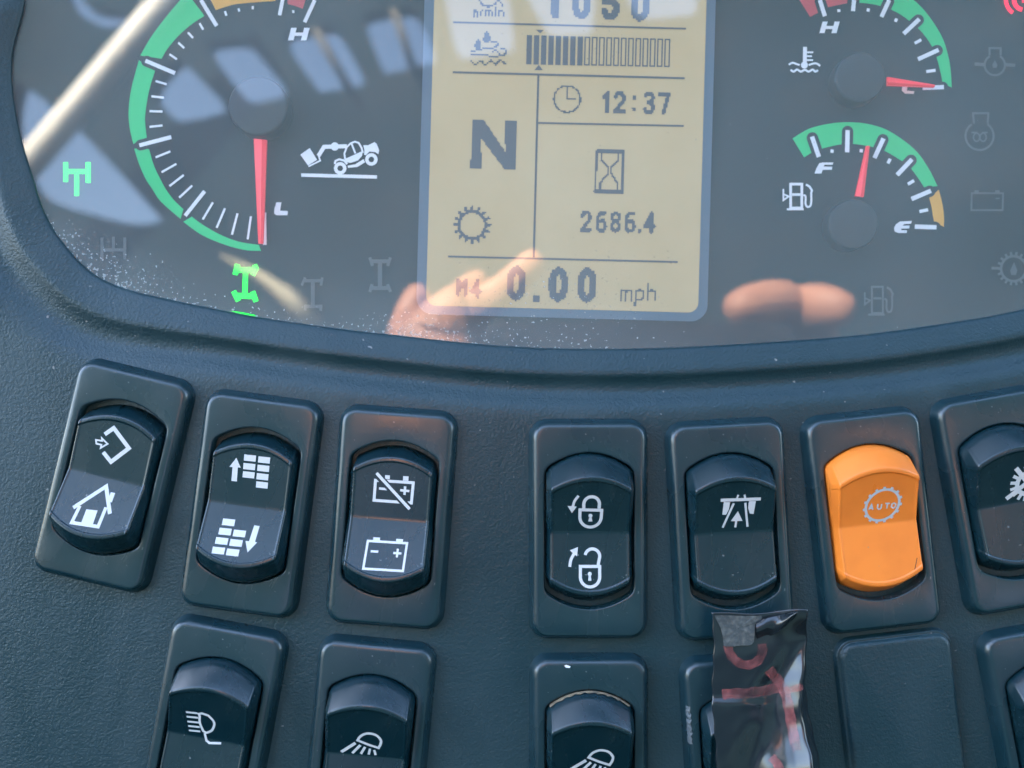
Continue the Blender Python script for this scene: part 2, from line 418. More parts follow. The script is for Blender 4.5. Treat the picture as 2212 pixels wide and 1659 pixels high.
v, f = loft(rings)
panel = mesh('dashboard_panel', v, f, M['panel'], None, True)
tag(panel, 'dark grey grained plastic dashboard moulding that carries the switches and the instrument cluster', 'dashboard')
bm = bmesh.new(); bm.from_mesh(panel.data); bmesh.ops.recalc_face_normals(bm, faces=bm.faces); bm.to_mesh(panel.data); bm.free()
# unseen cowl added above the instruments to block low front light
cv_ = [(-230, -.0)]
cow = []
for x in (-240, -120, 0, 120, 240):
    cow.append([(x, 128, -2), (x, 130, 16), (x, 136, 24), (x, 150, 28), (x, 180, 22), (x, 200, -4)])
vv = [p for r_ in cow for p in r_]; ff = []
for i in range(4):
    for j in range(5): ff.append([i * 6 + j, (i + 1) * 6 + j, (i + 1) * 6 + j + 1, i * 6 + j + 1])
mesh('shade_hood', vv, ff, M['panel'], panel, True)

# ------------------------------------------------------------------ instrument cluster
cluster = thing('instrument_cluster', 'instrument cluster with three dials, yellowish screen and warning lamps behind dusty glass', 'instrument cluster', P(1150, 230, -13.5))
CO = Vector(cluster.location) * 1000
def C(u, v, z):
    a = P(u, v, z); return (a[0] - CO.x, a[1] - CO.y, a[2] - CO.z)
ZD, ZL = -13.0, -11.5
def on(z): return lambda x, y: C(x, y, z)

fl = Flat().poly([(e[0] + n.x * 12, e[1] + n.y * 12) for e, n in zip(edge, edge_n)])
fl.build('dial_plate', M['dial'], cluster, on(ZD))
# cover glass, finely divided so that the dust along its rim can follow the edge
ctr = (1150, 230)
ringsg = []; dust = []
for s in [i / 14 for i in range(15)]:
    ringsg.append([C(ctr[0] + (e[0] + n.x * 1.5 - ctr[0]) * (1 - (1 - s) ** 1.6 if s else 0.0) if s else ctr[0] + (e[0] - ctr[0]) * .001,
                     ctr[1] + (e[1] + n.y * 1.5 - ctr[1]) * (1 - (1 - s) ** 1.6) if s else ctr[1] + (e[1] - ctr[1]) * .001, ZG) for e, n in zip(edge, edge_n)])
    for e in edge:
        q = 1 - (1 - s) ** 1.6
        low = max(0, min(1, (e[1] - 150) / 350)) * max(.25, min(1, (1900 - e[0]) / 900))
        d = (1 - q) * math.dist(e, ctr)
        dust.append(low * math.exp(-d / 95))
v, f = loft(ringsg)
glass = mesh('cover_glass', v, f, M['glass'], cluster, True)
at = glass.data.attributes.new('edge_dust', 'FLOAT', 'POINT'); at.data.foreach_set('value', dust)
bm = bmesh.new(); bm.from_mesh(glass.data); bmesh.ops.recalc_face_normals(bm, faces=bm.faces)
if sum(x.normal.z for x in bm.faces) < 0: bmesh.ops.reverse_faces(bm, faces=bm.faces)
bm.to_mesh(glass.data); bm.free()

def plate(name, pts, z=ZD + .12, m=None):
    return Flat().poly(resample(catmull(pts, 6, True), 60)).build(name, m or M['dial'], cluster, on(z))
def band(parent, m, outer, inner, z=ZD + .3, n=6):
    o = catmull(outer, n); i = catmull(inner, n)
    return Flat().poly(o + i[::-1]).build('scale_band', m, parent, on(z))
def tick(parent, a, b, w_, dark=False, mm=None):
    Flat().stroke([a, b], w_).build('tick_mark', mm or M['dial_print'], parent, on(ZD + .5))
    if dark:       # the black surround that cuts into the coloured band: outer end a is rounded
        d = Vector((a[0] - b[0], a[1] - b[1])).normalized(); ang = math.degrees(math.atan2(d.y, d.x)); r_ = w_ * .5 + 7.5
        nb = (b[0] + d.x * 4, b[1] + d.y * 4)
        pts = arc(a[0] - d.x * 3, a[1] - d.y * 3, r_, ang - 90, ang + 90, 12)
        nx, ny = -d.y, d.x
        pts += [(nb[0] + nx * r_, nb[1] + ny * r_), (nb[0] - nx * r_, nb[1] - ny * r_)]
        Flat().poly(pts).build('tick_surround', M['dial'], parent, on(ZD + .4))
def hub(parent, u, v, r_, h=5.0):
    n = 48; rs = []
    for rr, z in ((r_ * 1.0, ZD), (r_ * 1.0, ZD + h - 1.0), (r_ * .985, ZD + h - .4), (r_ * .95, ZD + h - .08), (r_ * .9, ZD + h), (r_ * .03, ZD + h + .15)):
        c = P(u, v, ZD + h); q = rr * PX * (DIST - ZD - h) / DIST
        rs.append([(c[0] - CO.x + q * math.cos(2 * math.pi * k / n), c[1] - CO.y + q * math.sin(2 * math.pi * k / n), z - CO.z) for k in range(n)])
    v_, f_ = loft(rs, False, True)
    return mesh('needle_hub', v_, f_, M['hub'], parent, True)
def needle(parent, base, tip, z=ZD + 2.6):   # base, tip: pairs of points; a ridged pointer
    (b0, b1), (t0, t1) = base, tip
    mid = lambda a, b, t: (a[0] + (b[0] - a[0]) * t, a[1] + (b[1] - a[1]) * t)
    top = [C(*b0, z), C(*t0, z), C(*t1, z), C(*b1, z), C(*mid(b0, b1, .62), z + .9), C(*mid(t0, t1, .5), z + .5)]
    bot = [(p[0], p[1], p[2] - .7) for p in top[:4]]
    return mesh('needle', top + bot, [[0, 4, 5, 1], [4, 3, 2, 5], [1, 5, 2], [0, 3, 4], [0, 1, 7, 6], [1, 2, 8, 7], [2, 3, 9, 8], [3, 0, 6, 9]], M['needle'], parent)

# --- large dial
gl = plate('round_gauge', [(262, 230), (300, 60), (420, -60), (640, -90), (830, 0), (900, 250), (860, 480), (700, 590), (560, 560), (380, 490), (290, 360)])
gl['label'] = 'large dial with a tapering green scale and a red needle pointing down at L'
band(gl, M['green'], [(396, 479), (435, 507), (484, 528), (529, 540), (564, 542)], [(414, 468), (442, 488), (478, 508), (516, 522), (559, 529)])
band(gl, M['green'], [(290, 321), (300, 353), (314, 385), (330, 410), (348, 436), (390, 473)], [(322, 322), (332, 356), (345, 384), (358, 408), (374, 430), (396, 452)])
band(gl, M['green'], [(288, 311), (280, 275), (278, 237), (284, 190), (300, 130)], [(317, 297), (314, 270), (314, 245), (322, 196), (335, 153)])
band(gl, M['green'], [(303, 120), (325, 82), (352, 45), (385, 5), (405, -14)], [(349, 127), (362, 105), (385, 78), (412, 54), (442, 34)])
band(gl, M['amber'], [(445, -22), (480, -40), (530, -52), (600, -56)], [(466, 22), (490, 14), (518, 8), (595, 2)])
band(gl, M['red'], [(612, -56), (640, -50), (672, -40)], [(622, 9), (638, 13), (654, 19)])
for a, b in (((434, 0), (468, 56)), ((314, 131), (378, 158)), ((301, 314), (370, 296))): tick(gl, a, b, 8.5, True)
for a, b in (((400, 466), (442, 413)), ((611, -3), (604, 33)), ((680, 0), (658, 48)), ((572, 529), (571, 459))): tick(gl, a, b, 8)
for a, b in (((431, 50), (439, 64)), ((406, 70), (417, 82)), ((385, 92), (398, 104)), ((366, 117), (382, 128)), ((336, 175), (360, 182)), ((327, 208), (354, 211)),
             ((323, 240), (351, 241)), ((323, 274), (351, 271)), ((336, 340), (368, 327)), ((349, 372), (381, 354)), ((366, 402), (397, 378)), ((387, 427), (415, 401)),
             ((438, 474), (460, 437)), ((468, 492), (486, 450)), ((501, 507), (513, 461)), ((535, 517), (542, 467)), ((486, 24), (489, 34)), ((515, 18), (517, 25)), ((546, 13), (546, 20)), ((633, 22), (634, 28))):
    tick(gl, a, b, 4.6)
g2 = affine(.2728, 548.6, 0)
def slanted_H(parent, x0, y0, w_, h_, sk, z=ZD + .5):
    f_ = Flat(); s = w_ * .3
    q = lambda x, y: (x0 + x + sk * (1 - y / h_), y0 + y)
    f_.poly([q(0, 0), q(s, 0), q(s, h_ * .38), q(w_ - s, h_ * .38), q(w_ - s, 0), q(w_, 0), q(w_, h_), q(w_ - s, h_), q(w_ - s, h_ * .65), q(s, h_ * .65), q(s, h_), q(0, h_)])
    return f_.build('letter', M['dial_print'], parent, on(z))
slanted_H(gl, 622, 60, 40, 27, 7)
Flat().poly([(597, 437), (608, 437), (605, 455), (622, 456), (621, 465), (597, 465), (592, 461), (593, 450)]).build('letter', M['dial_print'], gl, on(ZD + .5))
hub(gl, 557, 228, 65)
needle(gl, ((548, 299), (576, 302)), ((558, 526), (568, 526)))
# pictogram of the machine
t = Flat()
t.poly([(373, 1372), (975, 1388), (973, 1415), (375, 1400)])
t.poly([(367, 1225), (442, 1172), (500, 1265), (428, 1310)])
t.stroke([(432, 1318), (525, 1272), (508, 1222)], 12)
t.stroke([(510, 1235), (535, 1195), (555, 1163), (640, 1160), (735, 1158)], 32)
t.disc(640, 1160, 33)
t.stroke([(722, 1262), (716, 1215), (735, 1165), (765, 1135), (800, 1122), (830, 1132), (852, 1170), (862, 1210)], 14)
t.stroke([(772, 1135), (803, 1215)], 14)
t.poly([(718, 1260), (862, 1195), (855, 1235), (825, 1270), (765, 1290), (735, 1285)])
t.poly([(866, 1150), (905, 1150), (955, 1125), (972, 1140), (992, 1190), (985, 1220), (960, 1205), (915, 1200), (885, 1230), (872, 1225), (875, 1190)])
t.stroke([(640, 1300), (645, 1275), (675, 1262), (715, 1272), (738, 1300)], 16)
t.poly([(742, 1312), (800, 1302), (868, 1260), (880, 1285), (820, 1322), (745, 1330)])
t.stroke(arc(683, 1333, 36, 0, 342, 19), 27, True)
t.stroke(arc(930, 1263, 36, 0, 342, 19), 27, True)
t.xf(g2).build('machine_symbol', M['dial_print'], gl, on(ZD + .5))

# --- coolant dial
g4 = affine(.2811, 1590.9, 0)
gc = plate('coolant_gauge', [(1700, 60), (1735, -60), (1850, -110), (1990, -60), (2068, 90), (2066, 205), (1960, 235), (1850, 240), (1740, 225), (1690, 150)])
gc['label'] = 'upper right dial from H to C with its red needle lying on C'
band(gc, M['red'], [(1727, 0), (1722, -12)], [(1750, 36.5), (1770, 26)])
band(gc, M['red'], [(1725, -35), (1760, -52), (1800, -60), (1828, -62)], [(1748, 34), (1770, 22), (1789, 15.5), (1830, 7)], ZD + .26)
band(gc, M['green'], [(1845, -62), (1900, -52), (1945, -22), (1985, 10), (2012, 42), (2035, 80), (2046, 112), (2053, 146), (2056, 189)],
     [(1850, 5), (1890, 10), (1925, 21), (1955, 38), (1990, 68), (2013, 100), (2024, 127), (2032, 158), (2036, 180)])
for a, b in (((1771, 0), (1782, 35)), ((1845, 0), (1842.5, 24)), ((1921, 0), (1904, 36.5)), ((1986, 41), (1952, 73)), ((2027.5, 107.7), (1983, 128)), ((2039, 188), (1993, 190))): tick(gc, a, b, 9, True)
for a, b in (((1812, 20), (1812, 26)), ((1876, 18), (1875, 25)), ((1937, 40), (1934, 47)), ((1976, 93.6), (1990, 85.7)), ((2001, 154.6), (2021, 151.8))): tick(gc, a, b, 6.5)
slanted_H(gc, 1770, 46.5, 37, 25, 7)
Flat().poly([(1956, 180), (1975, 180), (1973, 187), (1960, 188), (1959, 196), (1975, 197), (1974, 203), (1955, 202), (1948, 196), (1949, 186)]).build('letter', M['dial_print'], gc, on(ZD + .5))
t = Flat()
t.stroke([(527, 360), (525, 500)], 30); t.disc(522, 500, 27)
for y, q in ((402, 590), (432, 580), (462, 588)): t.stroke([(535, y), (q, y)], 13)
t.stroke(catmull([(402, 497), (430, 483), (460, 492), (485, 500)], 5), 15); t.stroke(catmull([(555, 500), (585, 490), (615, 488), (643, 507)], 5), 15)
t.stroke(catmull([(415, 537), (440, 550), (465, 535), (495, 550), (525, 537), (555, 550), (585, 535), (605, 550), (627, 540)], 5), 16)
t.xf(g4).build('thermometer_symbol', M['dial_print'], gc, on(ZD + .5))
hub(gc, 1859, 166, 55)
needle(gc, ((1917, 166), (1917, 184)), ((2020, 183), (2019, 188)))

# --- fuel dial
gf = plate('fuel_gauge', [(1700, 290), (1760, 262), (1835, 255), (1930, 275), (2010, 350), (2050, 440), (2050, 505), (1960, 540), (1850, 550), (1750, 535), (1690, 480), (1680, 400)])
gf['label'] = 'lower right dial from F to E with its red needle pointing up'
band(gf, M['green'], [(1712, 299), (1748, 278), (1793, 267), (1835.5, 264), (1877.6, 268.5), (1922.6, 284), (1976, 323), (2007, 365.5), (2025, 402)],
     [(1737, 340), (1757, 328), (1778, 320.5), (1816, 312), (1844, 311), (1886, 317.7), (1911, 326), (1948, 348), (1969, 365.5), (1997, 405)])
band(gf, M['amber'], [(2028, 410), (2035, 437), (2039, 465), (2039, 490)], [(2007, 427), (2012, 446), (2015, 465), (2018, 480)])
for a, b in (((1754, 295), (1769, 339)), ((1831, 281), (1830, 329)), ((1908.5, 299), (1889, 341.5)), ((1970, 344), (1938, 378)), ((2011, 412), (1969, 430)), ((2023, 491), (1976, 489.5))): tick(gf, a, b, 9.5, True)
for a, b in (((1798, 323), (1797, 330)), ((1861, 322), (1860, 329)), ((1923, 343), (1918, 353)), ((1961, 398), (1974.6, 390)), ((1986, 457), (2005, 453))): tick(gf, a, b, 7)
g9 = affine(.1612, 1673.2, 329.2)
Flat().poly([(535, 282), (560, 215), (600, 145), (640, 135), (788, 135), (778, 165), (670, 165), (655, 190), (775, 192), (768, 232), (645, 235), (628, 283)]).xf(g9).build('letter', M['dial_print'], gf, on(ZD + .5))
Flat().poly([(1838, 918), (1830, 955), (1740, 960), (1712, 982), (1810, 980), (1805, 1020), (1695, 1022), (1700, 1042), (1775, 1042), (1770, 1080), (1660, 1080), (1610, 1060), (1600, 1015), (1625, 965), (1680, 925)]).xf(g9).build('letter', M['dial_print'], gf, on(ZD + .5))
def pump(m, parent, fn, nm='fuel_pump_symbol', name_z=ZD + .5, wide=36):
    t = Flat()
    t.stroke([(215, 425), (365, 425), (365, 745), (215, 745)], wide, True)
    t.stroke([(235, 565), (345, 565)], wide); t.stroke([(165, 762), (390, 762)], 26)
    t.stroke(catmull([(385, 572), (415, 590), (415, 690), (440, 730), (480, 715), (492, 640), (490, 540)], 4), 26)
    t.stroke([(490, 545), (500, 510), (470, 460), (420, 430)], 28)
    t.stroke([(118, 490), (118, 640), (190, 590), (118, 560)], 22)
    return t.xf(fn).build(nm, m, parent, on(name_z))
pump(M['dial_print'], gf, g9)
hub(gf, 1844, 483.6, 54.5)
needle(gf, ((1848, 423), (1866, 425)), ((1872, 315), (1879, 315)))

# --- lamp symbols
def axle(fn, m, pts=None, nm='warning_lamp_symbol'):
    t = Flat()
    for p, w_ in pts: t.stroke(p, w_)
    return t.xf(fn).build(nm, m, cluster, on(ZD + .5))
g1 = affine(.2728, 0, 0); g5 = affine(.3224, 0, 384); g6 = affine(.4216, 658, 384); g7 = affine(.3303, 1481, 439)
o = axle(g1, M['lit_green'], [([(520, 1285), (520, 1440)], 36), ([(698, 1285), (698, 1447)], 38), ([(535, 1358), (682, 1358)], 36), ([(607, 1374), (607, 1550)], 36)])
o['label'] = 'glowing green front axle symbol at the left edge'
o = axle(g5, M['lit_green'], [([(1645, 635), (1640, 785)], 33), ([(1598, 618), (1697, 618)], 36), ([(1588, 790), (1700, 795)], 36),
                              ([(1592, 580), (1575, 650)], 34), ([(1706, 583), (1716, 610), (1692, 652)], 32), ([(1565, 760), (1598, 826)], 34), ([(1692, 762), (1716, 830)], 34)])
o['label'] = 'glowing green four wheel steer symbol below the large dial'
Flat().poly([(497, 671.5), (520, 674.5), (552, 681), (550, 682.6), (520, 677)]).build('painted_glint', M['lit_green'], cluster, on(-3.3))  # glowing sliver in place of the lamp symbol's reflection at the rim
axle(g5, M['dim'], [([(683, 400), (683, 545)], 20), ([(836, 400), (836, 545)], 20), ([(694, 483), (826, 483)], 22), ([(760, 395), (760, 472)], 20)])
axle(g5, M['dim'], [([(2096, 700), (2096, 860)], 26), ([(2030, 690), (2150, 690)], 22), ([(2050, 862), (2160, 862)], 22), ([(2045, 668), (2022, 722)], 18), ([(2160, 668), (2150, 722)], 18), ([(2046, 850), (2046, 890)], 18), ([(2150, 850), (2150, 892)], 18)])
axle(g6, M['dim'], [([(386, 430), (386, 565)], 22), ([(345, 428), (430, 428)], 20), ([(345, 565), (430, 565)], 20), ([(334, 408), (348, 452)], 16), ([(440, 408), (425, 452)], 16), ([(346, 545), (334, 585)], 16), ([(425, 545), (440, 585)], 16)])
def dim(fn, build, m=None):
    t = Flat(); build(t); return t.xf(fn).build('warning_lamp_symbol', m or M['dim'], cluster, on(ZD + .5))
def b_oil(t):
    t.stroke([(1945, 425), (1945, 370), (2030, 370), (2030, 425)], 16); t.stroke(arc(1985, 500, 78, -60, 240, 26), 16)
    t.poly([(1985, 460), (2005, 500), (1998, 522), (1972, 522), (1965, 500)]); t.stroke([(1830, 492), (1905, 497)], 26); t.stroke([(2065, 497), (2142, 503)], 26)
def b_glow(t):
    t.stroke([(1825, 950), (1818, 870), (1935, 870), (1930, 950)], 16); t.stroke(arc(1868, 1045, 108, -56, 236, 28), 16)
    t.stroke([(1805, 1018), (1850, 1020)], 12); t.stroke([(1885, 1020), (1930, 1018)], 12)
    t.stroke(arc(1845, 1055, 24, 0, 342, 18, 32), 11, True); t.stroke(arc(1895, 1055, 24, 0, 342, 18, 32), 11, True)
def b_bat(t):
    t.stroke([(1808, 1485), (2048, 1485), (2045, 1615), (1805, 1615)], 14, True); t.box(1845, 1470, 34, 16); t.box(2005, 1470, 34, 16); t.stroke([(1990, 1525), (2022, 1525)], 10)
def b_gear(t):
    t.stroke(arc(2145, 428, 82, 0, 345, 24), 17, True); t.poly([(2148, 385), (2170, 440), (2160, 470), (2130, 470), (2122, 440)]); t.stroke([(2000, 425), (2050, 425)], 18)
    for k in range(18):
        a = R(20 * k); t.stroke([(2145 + 90 * math.cos(a), 428 + 90 * math.sin(a)), (2145 + 110 * math.cos(a), 428 + 110 * math.sin(a))], 16)
dim(g4, b_oil); dim(g4, b_glow); dim(g4, b_bat); dim(g7, b_gear)
pump(M['dim'], cluster, lambda x, y: (1866 + (x - 105) * .158, 616 + (y - 405) * .178), 'warning_lamp_symbol', ZD + .5, 26)
def b_brake(t):
    t.stroke(arc(2209, 0, 75, 100, 200, 10), 34); t.stroke(arc(2195, -5, 125, 125, 200, 10), 30)
    t.stroke([(2209, -60), (2209, 20)], 30)
o = dim(g4, b_brake, M['lit_red']); o['label'] = 'glowing red brake symbol in the upper right corner'

# --- liquid crystal display
TH = R(1.55)
def lcd_ab(u, v): c, s = math.cos(TH), math.sin(TH); return ((u - 938) * c + v * s, -(u - 938) * s + v * c)
def lcd_uv(a, b): c, s = math.cos(TH), math.sin(TH); return (938 + a * c - b * s, a * s + b * c)
def rrect(x0, y0, x1, y1, r_, n=8):
    p = []
    for cx, cy, a in ((x1 - r_, y1 - r_, 0), (x0 + r_, y1 - r_, 90), (x0 + r_, y0 + r_, 180), (x1 - r_, y0 + r_, 270)): p += arc(cx, cy, r_, a, a + 90, n)
    return p
Flat().poly(rrect(-21, -100, 608, 679, 36)).xf(lcd_uv).build('display_frame', M['lcd_frame'], cluster, on(ZL))
lcd = Flat().poly(rrect(0, -90, 588, 660, 22)).xf(lcd_uv).build('display_screen', M['lcd'], cluster, on(ZL + .15))
CELL = 3.55
def seg_d(p, a, b):
    ax, ay, bx, by = *a, *b; dx, dy = bx - ax, by - ay; L = dx * dx + dy * dy
    t = 0 if L == 0 else max(0, min(1, ((p[0] - ax) * dx + (p[1] - ay) * dy) / L))
    return math.hypot(p[0] - ax - t * dx, p[1] - ay - t * dy)
def inside(p, poly):
    c = False
    for i in range(len(poly)):
        a, b = poly[i - 1], poly[i]
        if (a[1] > p[1]) != (b[1] > p[1]) and p[0] < (b[0] - a[0]) * (p[1] - a[1]) / (b[1] - a[1]) + a[0]: c = not c
    return c
def lcd_px(name, strokes=(), polys=(), cell=CELL, parent=None):
    """strokes: (points, width), polys: point lists, both in sheet units; snapped to the dots of the display"""
    S_ = [([lcd_ab(*p) for p in pts], w_) for pts, w_ in strokes]; Q = [[lcd_ab(*p) for p in q] for q in polys]
    al = [(p, w_) for pts, w_ in S_ for p in pts] + [(p, 0) for q in Q for p in q]
    x0 = min(p[0] - w_ for p, w_ in al); x1 = max(p[0] + w_ for p, w_ in al); y0 = min(p[1] - w_ for p, w_ in al); y1 = max(p[1] + w_ for p, w_ in al)
    t = Flat()
    for j in range(int(y0 / cell) - 1, int(y1 / cell) + 2):
        run = None
        for i in range(int(x0 / cell) - 1, int(x1 / cell) + 3):
            c = ((i + .5) * cell, (j + .5) * cell)
            hit = any(inside(c, q) for q in Q) or any(seg_d(c, a, b) <= w_ / 2 for pts, w_ in S_ for a, b in zip(pts, pts[1:]))
            if hit and run is None: run = i
            if not hit and run is not None:
                t.poly([(run * cell, j * cell), (i * cell, j * cell), (i * cell, (j + 1) * cell), (run * cell, (j + 1) * cell)]); t.k = 0; run = None
    if not t.f: return None
    return t.xf(lcd_uv).build(name, M['lcd_ink'], parent or lcd, on(ZL + .3))
def line(a, b, w_): Flat().stroke([a, b], w_).build('divider_line', M['lcd_ink'], lcd, on(ZL + .3))
line((979, 48), (1482, 62), 4); line((978, 156), (1479, 169), 4.6); line((1163, 160), (1153, 556), 4.6); line((1163, 265.5), (1477, 272), 4.2); line((968, 554), (1464, 566), 4.2)
# figures as strokes in a 0..1 box
def o0(): return [[(.5, 0), (.18, .12), (.08, .32), (.08, .68), (.18, .88), (.5, 1), (.82, .88), (.92, .68), (.92, .32), (.82, .12), (.5, 0)]]
FIG = {'0': o0(), '1': [[(.18, .25), (.55, .02), (.55, 1)]], '2': [[(.08, .22), (.25, .04), (.7, .04), (.9, .22), (.86, .42), (.08, .97), (.95, .97)]],
       '3': [[(.08, .14), (.3, .02), (.72, .03), (.9, .22), (.72, .46), (.4, .48), (.72, .5), (.93, .74), (.72, .97), (.28, .98), (.05, .84)]],
       '4': [[(.72, 1), (.72, .02), (.05, .7), (.98, .7)]], '5': [[(.88, .02), (.15, .02), (.12, .45), (.6, .4), (.92, .6), (.9, .82), (.65, .99), (.28, .99), (.05, .8)]],
       '6': [[(.85, .06), (.4, .04), (.1, .25), (.08, .8), (.3, .98), (.72, .98), (.92, .8), (.9, .58), (.7, .45), (.12, .48)]],
       '7': [[(.05, .03), (.95, .03), (.5, 1)]],
       '8': [[(.5, .02), (.14, .14), (.14, .36), (.5, .48), (.9, .64), (.9, .86), (.5, .99), (.1, .86), (.1, .64), (.5, .48), (.86, .36), (.86, .14), (.5, .02)]],
       'm': [[(.06, 1), (.06, .1)], [(.06, .25), (.3, .08), (.5, .22), (.5, 1)], [(.5, .25), (.75, .08), (.95, .25), (.95, 1)]],
       'p': [[(.08, 1.45), (.08, .1)], [(.08, .2), (.5, .08), (.92, .25), (.92, .8), (.5, .98), (.08, .85)]],
       'h': [[(.08, 1), (.08, -.45)], [(.08, .3), (.5, .08), (.92, .3), (.92, 1)]], 'n': [[(.1, 1), (.1, .05)], [(.1, .2), (.5, .05), (.9, .25), (.9, 1)]],
       'i': [[(.5, 1), (.5, .1)], [(.5, -.3), (.5, -.25)]], '/': [[(.15, 1), (.85, -.1)]],
       'M': [[(.06, 1), (.06, .03), (.5, .5), (.94, .03), (.94, 1)]]}
def fig(ch, x, y, w_, h_, sw, name='digit', sk=0.0, cell=CELL):
    lcd_px(name, [([(x + sw / 2 + p * (w_ - sw) - (q - .5) * h_ * .027, y + sw / 2 + q * (h_ - sw)) for p, q in s], sw) for s in FIG[ch]], cell=cell)
fig('1', 1178, -32, 42, 72, 17); fig('0', 1234, -32, 45, 74, 15); fig('5', 1297, -30, 44, 74, 15); fig('0', 1360, -28, 46, 75, 15)
for ch, x, w_ in (('n', 1020, 13), ('/', 1034, 10), ('m', 1045, 20), ('i', 1067, 6), ('n', 1076, 14)): fig(ch, x, 20, w_, 17, 3.6, 'letter')
lcd_px('engine_icon', [(arc(1055, -6, 20, 10, 170, 10), 4), ([(1072, -6), (1084, 8), (1084, 12)], 4)])
lcd_px('exhaust_icon', [(catmull([(1018, 119), (1045, 118), (1070, 124), (1078, 116), (1070, 108), (1064, 112)], 4), 3.4), ([(1018, 112), (1040, 106), (1064, 104)], 3.4),
                        (catmull([(1064, 104), (1074, 98), (1072, 90), (1062, 92)], 4), 3.4), (catmull([(1082, 104), (1092, 108), (1090, 118), (1080, 120)], 4), 3.4),
                        (catmull([(1018, 131), (1027, 140), (1038, 131), (1048, 140), (1060, 131), (1070, 139), (1080, 131), (1092, 138)], 4), 3.6)],
       [catmull([(1052, 68), (1060, 82), (1058, 90), (1050, 92), (1043, 88), (1044, 80)], 4, True), catmull([(1033, 84), (1040, 96), (1038, 105), (1030, 106), (1024, 101), (1026, 94)], 4, True)])
for k in range(20):
    x = 1139 + 15.72 * k; y = 75.5 + .43 * k; b = 139 + .32 * k
    if k < 8: Flat().poly([(x - 1, y), (x + 10.5, y + .3), (x + 9, b + .3), (x - 2.5, b)]).build('level_bar', M['lcd_ink'], lcd, on(ZL + .3))
    else: Flat().stroke([(x - .5, y + 1.5), (x + 9, y + 1.8), (x + 7.5, b - 1.5), (x - 2, b - 1.8)], 3.0, True).build('level_bar', M['lcd_ink'], lcd, on(ZL + .3))
Flat().poly([(1157, 64), (1175, 64.5), (1167, 72)]).poly([(1164, 140), (1173, 152), (1154, 151.5)]).build('pointer_icon', M['lcd_ink'], lcd, on(ZL + .3))
lcd_px('clock_icon', [(arc(1225, 214, 28.5, 0, 360, 30), 3.8), ([(1225, 186), (1225, 214), (1241, 214)], 4)], cell=3.0)
for ch, x, w_ in (('1', 1297, 28), ('2', 1323, 31), ('3', 1388, 29), ('7', 1419, 30)): fig(ch, x, 196 + (x - 1298) * .02, w_, 49, 8.4, cell=3.0)
lcd_px('colon', [], [rrect(1366, 207, 1374, 215, 1), rrect(1365, 232, 1373, 240, 1)], cell=2.4)
lcd_px('gear_letter', [], [[(1020, 259), (1046, 260), (1091, 327), (1092, 261), (1116, 262), (1113, 366), (1090, 365.5), (1040, 300), (1039, 364), (1016, 363)]], cell=3.2)
lcd_px('hourglass_icon', [([(1289, 326), (1346, 327), (1344, 416), (1286, 415), (1289, 326)], 4.2), ([(1289, 327), (1346, 328)], 8), ([(1286, 414), (1344, 415)], 8),
                          ([(1299, 328), (1299, 345), (1314, 362), (1314, 375), (1296, 395), (1296, 414)], 4.2), ([(1336, 328), (1336, 345), (1320, 362), (1320, 375), (1334, 395), (1334, 414)], 4.2)], cell=3.0)
gs = [(arc(1020, 486, 29, 0, 360, 28), 6.5)]
for k in range(16):
    a = R(22.5 * k); gs.append(([(1020 + 31 * math.cos(a), 486 + 31 * math.sin(a)), (1020 + 38 * math.cos(a), 486 + 38 * math.sin(a))], 6.5))
lcd_px('cog_icon', gs, cell=3.2)
for ch, x, w_ in (('2', 1252, 28), ('6', 1285, 28), ('8', 1316, 28), ('6', 1347, 28), ('4', 1389, 28)): fig(ch, x, 454 + (x - 1252) * .018, w_, 48, 7.6, cell=3.1)
lcd_px('decimal_point', [], [rrect(1378, 495, 1386, 503, 1)], cell=2.4)
fig('M', 985, 600, 26, 40, 8, 'letter'); fig('4', 1014, 602, 28, 42, 8)
for x in (1092, 1183, 1245): fig('0', x, 574 + (x - 1092) * .024, 46, 76, 15.5)
lcd_px('decimal_point', [], [rrect(1152, 637, 1166, 651, 1)])
for ch, x, w_ in (('m', 1337, 31), ('p', 1369, 24), ('h', 1395, 24)): fig(ch, x, 622, w_, 29, 3.9, 'letter', cell=3.2)

# ------------------------------------------------------------------ rocker switches
HB = 3.4                           # height of a switch frame above the panel
KZ = (DIST - HB) / DIST
OHW, OSL, OSAG = 10.35, 14.2, 3.9  # opening: half width, half length at the corners, bulge of the ends
def opening(n, grow=0.0):
    pts = []
    hw, sl = OHW + grow, OSL + grow
    k = 12
    raw = []
    for i in range(k + 1):
        x = hw - 2 * hw * i / k; raw.append((x, sl + OSAG * (1 - (x / hw) ** 2)))
    for i in range(k + 1):
        x = -hw + 2 * hw * i / k; raw.append((x, -sl - OSAG * (1 - (x / hw) ** 2)))
    raw = [(raw[i], 1.6 if i in (0, k, k + 1, 2 * k + 1) else .05) for i in range(len(raw))]
    out_ = []
    for i in range(len(raw)):
        (q, r_) = raw[i]; p = raw[i - 1][0]; s = raw[(i + 1) % len(raw)][0]
        if r_ < .5: out_.append(q); continue
        q = Vector(q); a = (Vector(p) - q); b = (Vector(s) - q); rr = 1.5
        ra, rb = min(rr, a.length * .8), min(rr, b.length * .8)
        s0 = q + a.normalized() * ra; s1 = q + b.normalized() * rb
        for t in (0, .25, .5, .75, 1): out_.append(tuple((1 - t) ** 2 * s0 + 2 * t * (1 - t) * q + t * t * s1))
    return out_
